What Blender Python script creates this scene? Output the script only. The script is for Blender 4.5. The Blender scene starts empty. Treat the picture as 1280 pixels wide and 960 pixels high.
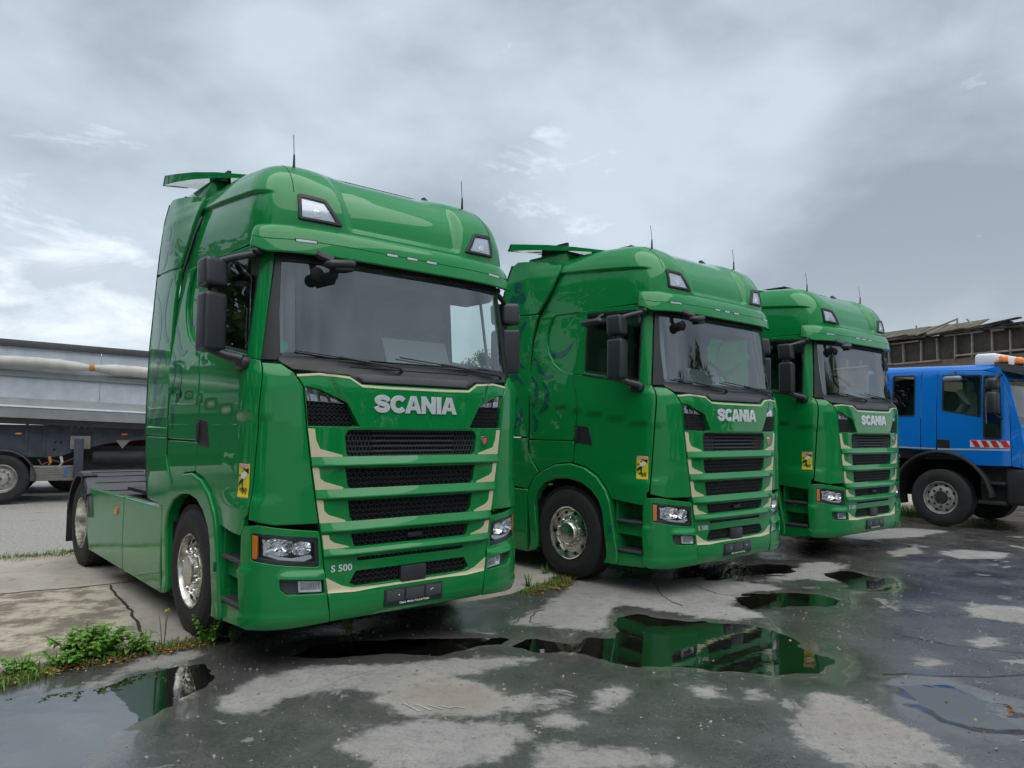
import bpy, bmesh, math, random
import numpy as np
from mathutils import Vector, Matrix, geometry
from mathutils.bvhtree import BVHTree

random.seed(7); rng = np.random.default_rng(7)
S = bpy.context.scene
COL = S.collection
PI = math.pi

# ------------------------------------------------------------------ camera
CAM_H, PITCH, ROLL, FPX = 1.676, 0.0584, 0.0123, 939.8
cam = bpy.data.cameras.new('camera'); cam_o = bpy.data.objects.new('camera', cam); COL.objects.link(cam_o)
cam.sensor_width = 36.0; cam.lens = FPX/1280*36.0; cam.clip_start = 0.05; cam.clip_end = 3000
_f = Vector((0, math.cos(PITCH), math.sin(PITCH))); _u = Vector((0, -math.sin(PITCH), math.cos(PITCH))); _r = Vector((1, 0, 0))
_r2 = _r*math.cos(ROLL)+_u*math.sin(ROLL); _u2 = _u*math.cos(ROLL)-_r*math.sin(ROLL)
cam_o.matrix_world = Matrix(((_r2.x, _u2.x, -_f.x, 0), (_r2.y, _u2.y, -_f.y, 0), (_r2.z, _u2.z, -_f.z, CAM_H), (0, 0, 0, 1)))
S.camera = cam_o
S.render.resolution_x = 1024; S.render.resolution_y = 768

# ------------------------------------------------------------------ sky, sun, exposure
SUN_EL, SUN_AZ = math.radians(71), math.radians(158)      # azimuth clockwise from +Y: high, behind the camera to the right
W = bpy.data.worlds.new('World'); S.world = W; W.use_nodes = True
wt = W.node_tree; wt.nodes.clear()
def wn(t, **k):
    n = wt.nodes.new(t)
    for a, b in k.items(): setattr(n, a, b)
    return n
out = wn('ShaderNodeOutputWorld'); bg = wn('ShaderNodeBackground'); bg.inputs['Strength'].default_value = 0.1
sky = wn('ShaderNodeTexSky', sky_type='NISHITA'); sky.sun_disc = False
sky.sun_elevation = SUN_EL; sky.sun_rotation = SUN_AZ; sky.air_density = 1.2; sky.dust_density = 2.0
tc = wn('ShaderNodeTexCoord'); sx = wn('ShaderNodeSeparateXYZ'); wt.links.new(tc.outputs['Generated'], sx.inputs[0])
def wm(op, a, b=None, clamp=False):
    n = wn('ShaderNodeMath', operation=op); n.use_clamp = clamp
    for i, v in enumerate((a, b)):
        if v is None: continue
        if isinstance(v, (int, float)): n.inputs[i].default_value = v
        else: wt.links.new(v, n.inputs[i])
    return n.outputs[0]
def wnoise(sc, det, ro, dist, off, sq=1.9):
    m = wn('ShaderNodeMapping'); m.inputs['Location'].default_value = off; m.inputs['Scale'].default_value = (1.0, 1.0, sq)
    wt.links.new(tc.outputs['Generated'], m.inputs[0])
    n = wn('ShaderNodeTexNoise'); n.inputs['Scale'].default_value = sc; n.inputs['Detail'].default_value = det
    n.inputs['Roughness'].default_value = ro; n.inputs['Distortion'].default_value = dist
    wt.links.new(m.outputs[0], n.inputs['Vector']); return n.outputs['Fac']
n1 = wnoise(1.7, 6, 0.48, 0.2, (6.6, 7.7, 0.6)); n2 = wnoise(5.0, 9, 0.52, 0.2, (4.1, 2.2, 1.0)); n3 = wnoise(6.5, 9, 0.60, 0.5, (0.0, 5.0, 2.0), 2.6)
def ramp(fac, pts):
    r = wn('ShaderNodeValToRGB'); e = r.color_ramp.elements
    e[0].position, e[0].color = pts[0][0], (*pts[0][1], 1); e[1].position, e[1].color = pts[-1][0], (*pts[-1][1], 1)
    for p, c in pts[1:-1]:
        q = e.new(p); q.color = (*c, 1)
    wt.links.new(fac, r.inputs[0]); return r.outputs[0]
base = wm('ADD', wm('MULTIPLY', n1, 0.70), wm('MULTIPLY', n2, 0.30))
ccol = ramp(base, [(0.40, (0.215, 0.250, 0.290)), (0.46, (0.272, 0.315, 0.362)), (0.52, (0.345, 0.395, 0.45)), (0.60, (0.43, 0.485, 0.545))])
def toward(d, width):       # soft weight for the part of the sky round direction d
    v = wn('ShaderNodeVectorMath', operation='DOT_PRODUCT'); wt.links.new(tc.outputs['Generated'], v.inputs[0]); v.inputs[1].default_value = Vector(d).normalized()
    r = wn('ShaderNodeMapRange', interpolation_type='SMOOTHSTEP'); r.inputs[1].default_value = math.cos(math.radians(width)); r.inputs[2].default_value = 1.0; wt.links.new(v.outputs['Value'], r.inputs[0]); return r.outputs[0]
thin = wm('ADD', wm('MULTIPLY', toward((0.05, 1.0, 0.335), 8), 0.20), wm('MULTIPLY', toward((-0.66, 1.0, 0.16), 16), 0.22))     # two thin spots in the cloud: above the middle truck, low at the left
brk = ramp(wm('ADD', n3, thin), [(0.69, (0, 0, 0)), (0.86, (1, 1, 1))])
mx = wn('ShaderNodeMix', data_type='RGBA'); wt.links.new(wm('MULTIPLY', brk, 0.80), mx.inputs[0]); wt.links.new(ccol, mx.inputs[6]); mx.inputs[7].default_value = (0.70, 0.75, 0.80, 1)
# paler distant cloud low over the horizon, all round
hz = wm('POWER', wm('SUBTRACT', 1.0, wm('MAXIMUM', sx.outputs[2], 0.0), True), 9.0)
mh = wn('ShaderNodeMix', data_type='RGBA'); wt.links.new(wm('MULTIPLY', hz, 0.65), mh.inputs[0]); wt.links.new(mx.outputs[2], mh.inputs[6]); mh.inputs[7].default_value = (0.56, 0.62, 0.68, 1)
sc10 = wn('ShaderNodeMix', data_type='RGBA', blend_type='MULTIPLY'); sc10.inputs[0].default_value = 1; wt.links.new(mh.outputs[2], sc10.inputs[6]); sc10.inputs[7].default_value = (7.6, 7.6, 7.6, 1)
mf = wn('ShaderNodeMix', data_type='RGBA'); mf.inputs[0].default_value = 0.93; wt.links.new(sky.outputs[0], mf.inputs[6]); wt.links.new(sc10.outputs[2], mf.inputs[7])
wt.links.new(mf.outputs[2], bg.inputs[0]); wt.links.new(bg.outputs[0], out.inputs[0])
sun = bpy.data.lights.new('sun', 'SUN'); sun.energy = 1.2; sun.angle = math.radians(80); sun.color = (1.0, 0.97, 0.92)
sun_o = bpy.data.objects.new('sun', sun); COL.objects.link(sun_o)
_d = Vector((math.sin(SUN_AZ)*math.cos(SUN_EL), math.cos(SUN_AZ)*math.cos(SUN_EL), math.sin(SUN_EL)))
sun_o.rotation_euler = _d.to_track_quat('Z', 'Y').to_euler(); sun_o.location = _d*50
S.view_settings.view_transform = 'Standard'; S.view_settings.look = 'None'; S.view_settings.gamma = 1
S.view_settings.exposure = 1.0; S.view_settings.use_curve_mapping = False

S.render.engine = 'CYCLES'; _c = S.cycles; _c.max_bounces = 6; _c.use_adaptive_sampling = True; _c.adaptive_threshold = 0.03; _c.diffuse_bounces = 3; _c.glossy_bounces = 4; _c.transmission_bounces = 4; _c.transparent_max_bounces = 10
_c.caustics_reflective = False; _c.caustics_refractive = False

# ------------------------------------------------------------------ materials
MAT = {}
def nodes(name):
    m = bpy.data.materials.new(name); m.use_nodes = True; MAT[name] = m
    nt = m.node_tree; b = nt.nodes['Principled BSDF']; return m, nt, b
def pm(name, col, rough=0.5, metal=0.0, coat=0.0, spec=0.5, var=0.0, vscale=6.0, bump=0.0, bscale=60.0, emit=None, rvar=0.0):
    m, nt, b = nodes(name)
    b.inputs['Base Color'].default_value = (*col, 1); b.inputs['Roughness'].default_value = rough
    b.inputs['Metallic'].default_value = metal; b.inputs['Coat Weight'].default_value = coat; b.inputs['Coat Roughness'].default_value = 0.03
    b.inputs['Specular IOR Level'].default_value = spec
    N, L = nt.nodes, nt.links
    if var or rvar:
        t = N.new('ShaderNodeTexCoord'); n = N.new('ShaderNodeTexNoise'); n.inputs['Scale'].default_value = vscale; n.inputs['Detail'].default_value = 6
        n.inputs['Roughness'].default_value = 0.65
        L.new(t.outputs['Object'], n.inputs['Vector'])
        if var:
            r = N.new('ShaderNodeMapRange'); r.inputs[1].default_value = 0.3; r.inputs[2].default_value = 0.7
            r.inputs[3].default_value = 1-var; r.inputs[4].default_value = 1+var; L.new(n.outputs['Fac'], r.inputs[0])
            x = N.new('ShaderNodeMix'); x.data_type = 'RGBA'; x.blend_type = 'MULTIPLY'; x.inputs[0].default_value = 1
            x.inputs[6].default_value = (*col, 1); L.new(r.outputs[0], x.inputs[7]); L.new(x.outputs[2], b.inputs['Base Color'])
        if rvar:
            r = N.new('ShaderNodeMapRange'); r.inputs[1].default_value = 0.3; r.inputs[2].default_value = 0.7
            r.inputs[3].default_value = max(0.02, rough-rvar); r.inputs[4].default_value = rough+rvar; L.new(n.outputs['Fac'], r.inputs[0]); L.new(r.outputs[0], b.inputs['Roughness'])
    if bump:
        t = N.new('ShaderNodeTexCoord'); n = N.new('ShaderNodeTexNoise'); n.inputs['Scale'].default_value = bscale; n.inputs['Detail'].default_value = 5
        L.new(t.outputs['Object'], n.inputs['Vector']); bp = N.new('ShaderNodeBump'); bp.inputs['Strength'].default_value = bump; bp.inputs['Distance'].default_value = 0.01
        L.new(n.outputs['Fac'], bp.inputs['Height']); L.new(bp.outputs[0], b.inputs['Normal'])
    if emit: b.inputs['Emission Color'].default_value = (*emit[0], 1); b.inputs['Emission Strength'].default_value = emit[1]
    return m
def paint(name, col):
    m, nt, b = nodes(name); N, L = nt.nodes, nt.links
    b.inputs['Roughness'].default_value = 0.42; b.inputs['Specular IOR Level'].default_value = 0.08; b.inputs['Coat Weight'].default_value = 1.0; b.inputs['Coat Roughness'].default_value = 0.035; b.inputs['Coat IOR'].default_value = 1.45
    t = N.new('ShaderNodeTexCoord'); n = N.new('ShaderNodeTexNoise'); n.inputs['Scale'].default_value = 2.2; n.inputs['Detail'].default_value = 7; n.inputs['Roughness'].default_value = 0.7
    L.new(t.outputs['Object'], n.inputs['Vector'])
    # road film: a faint dusty veil, thicker low down on the body
    sp = N.new('ShaderNodeSeparateXYZ'); L.new(t.outputs['Object'], sp.inputs[0])
    lo = N.new('ShaderNodeMapRange'); lo.inputs[1].default_value = 0.2; lo.inputs[2].default_value = 1.3; lo.inputs[3].default_value = 0.16; lo.inputs[4].default_value = 0.02; L.new(sp.outputs[2], lo.inputs[0])
    d = N.new('ShaderNodeMath'); d.operation = 'MULTIPLY'; L.new(lo.outputs[0], d.inputs[0]); L.new(n.outputs['Fac'], d.inputs[1])
    x = N.new('ShaderNodeMix'); x.data_type = 'RGBA'; x.inputs[6].default_value = (*col, 1); x.inputs[7].default_value = (0.10, 0.12, 0.085, 1); L.new(d.outputs[0], x.inputs[0])
    L.new(x.outputs[2], b.inputs['Base Color'])
    r = N.new('ShaderNodeMapRange'); r.inputs[3].default_value = 0.015; r.inputs[4].default_value = 0.16; L.new(d.outputs[0], r.inputs[0]); L.new(r.outputs[0], b.inputs['Coat Roughness'])
    return m
def glass(name, tint, ior, rough=0.0, haze=0.0):
    m, nt, b = nodes(name); N, L = nt.nodes, nt.links; N.remove(b)
    o = N['Material Output']; tr = N.new('ShaderNodeBsdfTransparent'); tr.inputs[0].default_value = (*tint, 1)
    gl = N.new('ShaderNodeBsdfGlossy'); gl.inputs['Roughness'].default_value = rough; gl.inputs[0].default_value = (0.95, 0.97, 1, 1)
    fr = N.new('ShaderNodeFresnel'); ge = N.new('ShaderNodeNewGeometry'); mr = N.new('ShaderNodeMapRange'); mr.inputs[3].default_value = ior; mr.inputs[4].default_value = 1/ior      # a thin pane reflects alike from both sides
    L.new(ge.outputs['Backfacing'], mr.inputs[0]); L.new(mr.outputs[0], fr.inputs[0]); mxs = N.new('ShaderNodeMixShader')
    L.new(fr.outputs[0], mxs.inputs[0]); L.new(tr.outputs[0], mxs.inputs[1]); L.new(gl.outputs[0], mxs.inputs[2])
    last = mxs.outputs[0]
    if haze:
        df = N.new('ShaderNodeBsdfDiffuse'); df.inputs[0].default_value = (0.5, 0.52, 0.52, 1); m2 = N.new('ShaderNodeMixShader'); m2.inputs[0].default_value = haze
        L.new(last, m2.inputs[1]); L.new(df.outputs[0], m2.inputs[2]); last = m2.outputs[0]
    L.new(last, o.inputs['Surface']); return m
paint('green_paint', (0.001, 0.215, 0.047))
paint('decal_teal', (0.002, 0.098, 0.068))
paint('blue_paint', (0.002, 0.17, 0.62))
pm('cream_vinyl', (0.62, 0.57, 0.37), 0.4, coat=0.5)
pm('black_plastic', (0.018, 0.019, 0.022), 0.42, var=0.25, bump=0.05, bscale=400)
pm('grey_plastic', (0.055, 0.058, 0.066), 0.5, var=0.15, bump=0.05, bscale=300)
pm('mirror_plastic', (0.032, 0.033, 0.040), 0.38, bump=0.04, bscale=500)
pm('dark_void', (0.006, 0.006, 0.007), 0.9)
pm('rubber', (0.016, 0.016, 0.017), 0.72, var=0.3, vscale=9, bump=0.1, bscale=120)
pm('chrome', (0.80, 0.80, 0.80), 0.08, 1.0)
pm('polished_aluminium', (0.62, 0.60, 0.56), 0.24, 1.0, var=0.25, vscale=14, rvar=0.08)
pm('brushed_steel', (0.55, 0.55, 0.54), 0.35, 1.0, var=0.2)
pm('lettering_silver', (0.72, 0.75, 0.79), 0.3, 0.35)
pm('amber_plastic', (0.75, 0.20, 0.01), 0.2, coat=1)
pm('amber_beacon', (0.95, 0.26, 0.01), 0.15, coat=1)
pm('white_plastic', (0.78, 0.79, 0.80), 0.3)
pm('lamp_white', (0.55, 0.59, 0.65), 0.16, 0.35, coat=1)
pm('red_plastic', (0.45, 0.02, 0.02), 0.3)
pm('interior_dark', (0.045, 0.046, 0.05), 0.8)
pm('interior_grey', (0.13, 0.132, 0.135), 0.85)
pm('seat_fabric', (0.05, 0.05, 0.053), 0.95)
pm('curtain_fabric', (0.26, 0.27, 0.29), 0.95)
pm('paper_board', (0.15, 0.165, 0.165), 0.6)
pm('sticker_yellow', (0.78, 0.62, 0.03), 0.4)
pm('sticker_black', (0.02, 0.02, 0.02), 0.4)
pm('sticker_white', (0.80, 0.80, 0.80), 0.4)
pm('sticker_red', (0.70, 0.10, 0.10), 0.4)
pm('sticker_pink', (0.75, 0.32, 0.38), 0.4)
pm('sticker_teal', (0.02, 0.32, 0.22), 0.4)
pm('chassis_black', (0.02, 0.021, 0.023), 0.6, var=0.4)
glass('windscreen_glass', (0.78, 0.88, 0.86), 2.35, haze=0.006)
glass('side_glass', (0.72, 0.80, 0.77), 1.6)
glass('lens_glass', (0.93, 0.95, 0.96), 1.5)

# ------------------------------------------------------------------ mesh helpers
def mk(name, v, f, mat, parent=None, smooth=False, normals=None, mats=None, fm=None):
    me = bpy.data.meshes.new(name); me.from_pydata([tuple(map(float, p)) for p in v], [], [tuple(int(i) for i in q) for q in f])
    for m in ([mat] if mats is None else mats): me.materials.append(MAT[m])
    if fm is not None: me.polygons.foreach_set('material_index', [int(i) for i in fm])
    if smooth is True: me.polygons.foreach_set('use_smooth', [True]*len(me.polygons))
    elif smooth: 
        me.polygons.foreach_set('use_smooth', [True]*len(me.polygons)); me.set_sharp_from_angle(angle=math.radians(smooth))
    if normals is not None:
        me.polygons.foreach_set('use_smooth', [True]*len(me.polygons)); me.normals_split_custom_set_from_vertices([tuple(map(float, n)) for n in normals])
    me.update()
    o = bpy.data.objects.new(name, me); COL.objects.link(o)
    if parent: o.parent = parent
    return o
def empty(name, loc=(0, 0, 0), rz=0.0):
    o = bpy.data.objects.new(name, None); COL.objects.link(o); o.location = loc; o.rotation_euler = (0, 0, rz); o.empty_display_size = 0.3; return o
def tag(o, label=None, cat=None, group=None, kind=None):
    for k, x in (('label', label), ('category', cat), ('group', group), ('kind', kind)):
        if x: o[k] = x
    return o
def copy_tree(o, parent=None):
    c = o.copy(); COL.objects.link(c); c.parent = parent
    if parent: c.matrix_parent_inverse = o.matrix_parent_inverse
    for ch in list(o.children): copy_tree(ch, c)
    return c
class MB:
    def __init__(s): s.v = []; s.f = []
    def add(s, v, f):
        k = len(s.v); s.v += [tuple(p) for p in v]; s.f += [tuple(i+k for i in q) for q in f]; return s
    def box(s, a, b, bev=0.0, M=None):
        x0, x1 = sorted((a[0], b[0])); y0, y1 = sorted((a[1], b[1])); z0, z1 = sorted((a[2], b[2]))
        if bev <= 0:
            v = [(x0, y0, z0), (x1, y0, z0), (x1, y1, z0), (x0, y1, z0), (x0, y0, z1), (x1, y0, z1), (x1, y1, z1), (x0, y1, z1)]
            f = [(0, 3, 2, 1), (4, 5, 6, 7), (0, 1, 5, 4), (1, 2, 6, 5), (2, 3, 7, 6), (3, 0, 4, 7)]
        else:
            bm = bmesh.new(); bmesh.ops.create_cube(bm, size=1)
            for q in bm.verts: q.co = Vector((x0+(q.co.x+.5)*(x1-x0), y0+(q.co.y+.5)*(y1-y0), z0+(q.co.z+.5)*(z1-z0)))
            bmesh.ops.bevel(bm, geom=bm.edges[:], offset=min(bev, .45*min(abs(x1-x0), abs(y1-y0), abs(z1-z0))), segments=2, profile=.5, affect='EDGES', clamp_overlap=True)
            bm.verts.ensure_lookup_table(); v = [tuple(q.co) for q in bm.verts]; f = [tuple(q.index for q in fc.verts) for fc in bm.faces]; bm.free()
        if M is not None: v = [tuple(M @ Vector(p)) for p in v]
        return s.add(v, f)
    def tube(s, pts, r, n=8, cap=True, rs=None, flat=None):
        pts = [Vector(p) for p in pts]; rings = []; up = Vector((0, 0, 1))
        for i, p in enumerate(pts):
            t = (pts[min(i+1, len(pts)-1)]-pts[max(i-1, 0)]).normalized()
            a = t.cross(up) if abs(t.dot(up)) < .97 else t.cross(Vector((1, 0, 0))); a.normalize(); b = a.cross(t).normalized()
            rr = rs[i] if rs else r; fl = flat or 1.0
            rings.append([p+a*math.cos(2*PI*k/n)*rr+b*math.sin(2*PI*k/n)*rr*fl for k in range(n)])
        v = [q for rg in rings for q in rg]; f = []
        for i in range(len(pts)-1):
            for k in range(n): f.append((i*n+k, i*n+(k+1) % n, (i+1)*n+(k+1) % n, (i+1)*n+k))
        if cap: f.append(tuple(range(n-1, -1, -1))); f.append(tuple((len(pts)-1)*n+k for k in range(n)))
        return s.add(v, f)
    def lathe(s, prof, c, n=32, axis='x', caps=False, sweep=(0, 2*PI)):
        # prof: (along axis, radius)
        full = abs(sweep[1]-sweep[0]-2*PI) < 1e-6; m = n if full else n+1; v = []
        for a, r in prof:
            for k in range(m):
                t = sweep[0]+(sweep[1]-sweep[0])*k/n; p = (math.cos(t)*r, math.sin(t)*r)
                v.append((c[0]+a, c[1]+p[0], c[2]+p[1]) if axis == 'x' else (c[0]+p[0], c[1]+p[1], c[2]+a) if axis == 'z' else (c[0]+p[0], c[1]+a, c[2]+p[1]))
        f = []
        for i in range(len(prof)-1):
            for k in range(n if full else n):
                k2 = (k+1) % m if full else k+1
                f.append((i*m+k, i*m+k2, (i+1)*m+k2, (i+1)*m+k))
        if caps: f.append(tuple(range(m))); f.append(tuple((len(prof)-1)*m+k for k in range(m-1, -1, -1)))
        return s.add(v, f)
    def prism(s, poly, fn, d0, d1):
        # poly in 2-D, fn(a, b, d) -> point; ngon caps
        n = len(poly); v = [fn(a, b, d0) for a, b in poly]+[fn(a, b, d1) for a, b in poly]
        f = [tuple(range(n)), tuple(range(2*n-1, n-1, -1))]+[(k, n+k, n+(k+1) % n, (k+1) % n) for k in range(n)]
        return s.add(v, f)
    def o(s, name, mat, parent=None, smooth=40):
        ob = mk(name, s.v, s.f, mat, parent, smooth=False)
        bm = bmesh.new(); bm.from_mesh(ob.data); bmesh.ops.recalc_face_normals(bm, faces=bm.faces[:]); bm.to_mesh(ob.data); bm.free()
        if smooth:
            ob.data.polygons.foreach_set('use_smooth', [True]*len(ob.data.polygons)); ob.data.set_sharp_from_angle(angle=math.radians(smooth))
        return ob
def inside(px, py, poly):
    poly = np.asarray(poly, float); x0, y0 = poly[:, 0], poly[:, 1]; x1, y1 = np.roll(x0, -1), np.roll(y0, -1)
    px = np.asarray(px, float)[..., None]; py = np.asarray(py, float)[..., None]
    c = ((y0 > py) != (y1 > py)) & (px < (x1-x0)*(py-y0)/(np.where(y1 == y0, 1e-12, y1-y0))+x0)
    return (c.sum(-1) % 2) == 1
def segdist(px, py, poly, closed=True):
    poly = np.asarray(poly, float); a = poly if closed else poly[:-1]; b = np.roll(poly, -1, 0) if closed else poly[1:]
    d = np.full(np.shape(px), 1e9)
    for (ax, ay), (bx, by) in zip(a, b):
        L2 = (bx-ax)**2+(by-ay)**2+1e-12; t = np.clip(((px-ax)*(bx-ax)+(py-ay)*(by-ay))/L2, 0, 1)
        d = np.minimum(d, np.hypot(px-ax-t*(bx-ax), py-ay-t*(by-ay)))
    return d
def sdf(px, py, poly):
    d = segdist(px, py, poly); return np.where(inside(px, py, poly), d, -d)
def dense(poly, step):
    o = []; n = len(poly)
    for i in range(n):
        a, b = np.array(poly[i], float), np.array(poly[(i+1) % n], float); k = max(1, int(math.ceil(np.hypot(*(b-a))/step)))
        o += [tuple(a+(b-a)*j/k) for j in range(k)]
    return np.array(o)
def rounded(poly, r, seg=4):
    # fillet the corners of a 2-D polygon
    n = len(poly); o = []
    for i in range(n):
        p, a, b = (np.array(poly[j % n], float) for j in (i, i-1, i+1))
        da, db = a-p, b-p; la, lb = np.hypot(*da), np.hypot(*db); d = min(r, .45*la, .45*lb); q0, q1 = p+da/la*d, p+db/lb*d
        for k in range(seg+1):
            t = k/seg; o.append(tuple((1-t)**2*q0+2*t*(1-t)*p+t*t*q1))
    return o
def offset(loop, d):
    # move a dense CCW/CW loop by d towards its own inside (positive shrinks)
    a = np.roll(loop, 1, 0); b = np.roll(loop, -1, 0)
    area = .5*np.sum(loop[:, 0]*b[:, 1]-b[:, 0]*loop[:, 1]); sg = 1 if area > 0 else -1
    e1 = loop-a; e1 /= np.linalg.norm(e1, axis=1)[:, None]+1e-12; e2 = b-loop; e2 /= np.linalg.norm(e2, axis=1)[:, None]+1e-12
    n1 = np.stack([-e1[:, 1], e1[:, 0]], 1)*sg; n2 = np.stack([-e2[:, 1], e2[:, 0]], 1)*sg
    m = n1+n2; m /= np.maximum(np.sum(m*n1, 1), .35*np.ones(len(m)))[:, None]
    return loop+m*d
def panel(name, poly, holes, fn, mat, parent, step=.045, thick=.022, bev=.005, sg=1, lines=(), edge=None):
    """A sheet cut to a 2-D outline with holes, laid on the surface fn(a, b) -> (x, y, z) and given rounded edges and thickness."""
    es = edge or step
    loops = [dense(poly, es)]+[dense(h, es) for h in holes]
    ins = [offset(loops[0], bev)]+[offset(l, -bev) for l in loops[1:]]
    lo, hi = loops[0].min(0), loops[0].max(0)
    gx = np.arange(lo[0]+step*.5, hi[0], step); gy = np.arange(lo[1]+step*.5, hi[1], step)
    G = np.stack(np.meshgrid(gx, gy), -1).reshape(-1, 2)
    def ok(P, mrg):
        k = inside(P[:, 0], P[:, 1], ins[0]) & (segdist(P[:, 0], P[:, 1], ins[0]) > mrg)
        for l in ins[1:]: k &= ~inside(P[:, 0], P[:, 1], l) & (segdist(P[:, 0], P[:, 1], l) > mrg)
        return k
    extra = []
    for ln in lines:
        L = dense(list(ln)+[ln[-1]], es)[:-1] if len(ln) > 1 else np.array(ln)
        L = np.array([L[0]]+[p for p in L[1:] if np.hypot(*(p-L[0])) > 1e-9]); extra.append(L[ok(L, es*.25)])
    ex = np.concatenate(extra) if extra else np.zeros((0, 2))
    if len(G): G = G[ok(G, step*.4)]
    if len(ex) and len(G):
        dm = np.min(np.hypot(G[:, None, 0]-ex[None, :, 0], G[:, None, 1]-ex[None, :, 1]), 1); G = G[dm > step*.35]
    P2 = np.concatenate(ins+[ex, G]); edges = []; k = 0
    for l in ins:
        edges += [(k+i, k+(i+1) % len(l)) for i in range(len(l))]; k += len(l)
    r = geometry.delaunay_2d_cdt([Vector(p) for p in P2], edges, [], 0, 1e-7)
    Q = np.array([tuple(p) for p in r[0]]); T = np.array([t for t in r[2] if len(t) == 3])
    cen = Q[T].mean(1); kk = inside(cen[:, 0], cen[:, 1], ins[0])
    for l in ins[1:]: kk &= ~inside(cen[:, 0], cen[:, 1], l)
    T = T[kk]
    def ev(A): return np.stack(fn(A[:, 0], A[:, 1]), 1)
    def nrm(A):
        e = 2e-3; n = np.cross(ev(A+[e, 0])-ev(A-[e, 0]), ev(A+[0, e])-ev(A-[0, e])); return n/(np.linalg.norm(n, axis=1)[:, None]+1e-12)
    V = [ev(Q)]; NN = [nrm(Q)]; F = [tuple(t) for t in T]
    tri = V[0][T]; gn = np.cross(tri[:, 1]-tri[:, 0], tri[:, 2]-tri[:, 0]); fl = np.sum(gn*NN[0][T[:, 0]], 1) < 0
    F = [(t[0], t[2], t[1]) if b else t for t, b in zip(F, fl)]
    base = len(Q)
    for l, i in zip(loops, ins):
        n = len(l); Ni = nrm(i); Pi = ev(i); Po = ev(l); t = Po-Pi; t -= Ni*np.sum(t*Ni, 1)[:, None]; t /= np.linalg.norm(t, axis=1)[:, None]+1e-12
        A = Pi; B = Po-Ni*bev; C = Po-Ni*thick
        V += [A, B, B, C]; NN += [Ni, (Ni*.45+t*.89), t, t]
        for k in range(n):
            k2 = (k+1) % n
            for q in ((base+k, base+k2, base+n+k2, base+n+k), (base+2*n+k, base+2*n+k2, base+3*n+k2, base+3*n+k)):
                F.append(q)
        base += 4*n
    V = np.concatenate(V); NN = np.concatenate(NN); NN /= np.linalg.norm(NN, axis=1)[:, None]+1e-12
    F2 = []
    for q in F:
        if len(q) == 4:
            g = np.cross(V[q[1]]-V[q[0]], V[q[2]]-V[q[0]]); m = NN[q[0]]+NN[q[2]]
            if np.dot(g, m) < 0: q = q[::-1]
        F2.append(q)
    if sg < 0:
        V = V*[-1, 1, 1]; NN = NN*[-1, 1, 1]; F2 = [q[::-1] for q in F2]
    return mk(name, V, F2, mat, parent, normals=NN)
def decal(name, poly, fn, mat, parent, off=.003, sg=1, step=.05, thick=.004, holes=()):
    def g(a, b):
        e = 2e-3; P = np.stack(fn(a, b), 1); n = np.cross(np.stack(fn(a+e, b), 1)-np.stack(fn(a-e, b), 1), np.stack(fn(a, b+e), 1)-np.stack(fn(a, b-e), 1))
        n /= np.linalg.norm(n, axis=1)[:, None]+1e-12; P = P+n*off; return P[:, 0], P[:, 1], P[:, 2]
    return panel(name, poly, list(holes), g, mat, parent, step=step, thick=thick, bev=.0012, sg=sg)
def stroke(pts, w, closed=False):
    # outline of a thick line
    p = np.array(pts, float); t = np.gradient(p, axis=0); t /= np.linalg.norm(t, axis=1)[:, None]; n = np.stack([-t[:, 1], t[:, 0]], 1)
    ww = np.asarray(w, float)*np.ones(len(p)); return [tuple(q) for q in p+n*ww[:, None]/2]+[tuple(q) for q in (p-n*ww[:, None]/2)[::-1]]
def spline(pts, k=6):
    p = [np.array(q, float) for q in pts]; p = [2*p[0]-p[1]]+p+[2*p[-1]-p[-2]]; o = []
    for i in range(1, len(p)-2):
        for j in range(k):
            t = j/k; o.append(tuple(.5*((2*p[i])+(-p[i-1]+p[i+1])*t+(2*p[i-1]-5*p[i]+4*p[i+1]-p[i+2])*t*t+(-p[i-1]+3*p[i]-3*p[i+1]+p[i+2])*t**3)))
    o.append(tuple(p[-2])); return o
def text_mesh(name, s, size, mat, parent, place, bold=0.0, align='CENTER', depth=.002):
    """Lettering as thin mesh; place(x, y) -> world point."""
    c = bpy.data.curves.new(name, 'FONT'); c.body = s; c.size = size; c.offset = bold; c.align_x = align; c.resolution_u = 3
    t = bpy.data.objects.new('tmp', c); COL.objects.link(t); bpy.context.view_layer.update()
    me = bpy.data.meshes.new_from_object(t.evaluated_get(bpy.context.evaluated_depsgraph_get())); bpy.data.objects.remove(t); bpy.data.curves.remove(c)
    for v in me.vertices: v.co = place(v.co.x, v.co.y)
    me.materials.clear(); me.materials.append(MAT[mat]); me.name = name
    o = bpy.data.objects.new(name, me); COL.objects.link(o); o.parent = parent; return o
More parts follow.
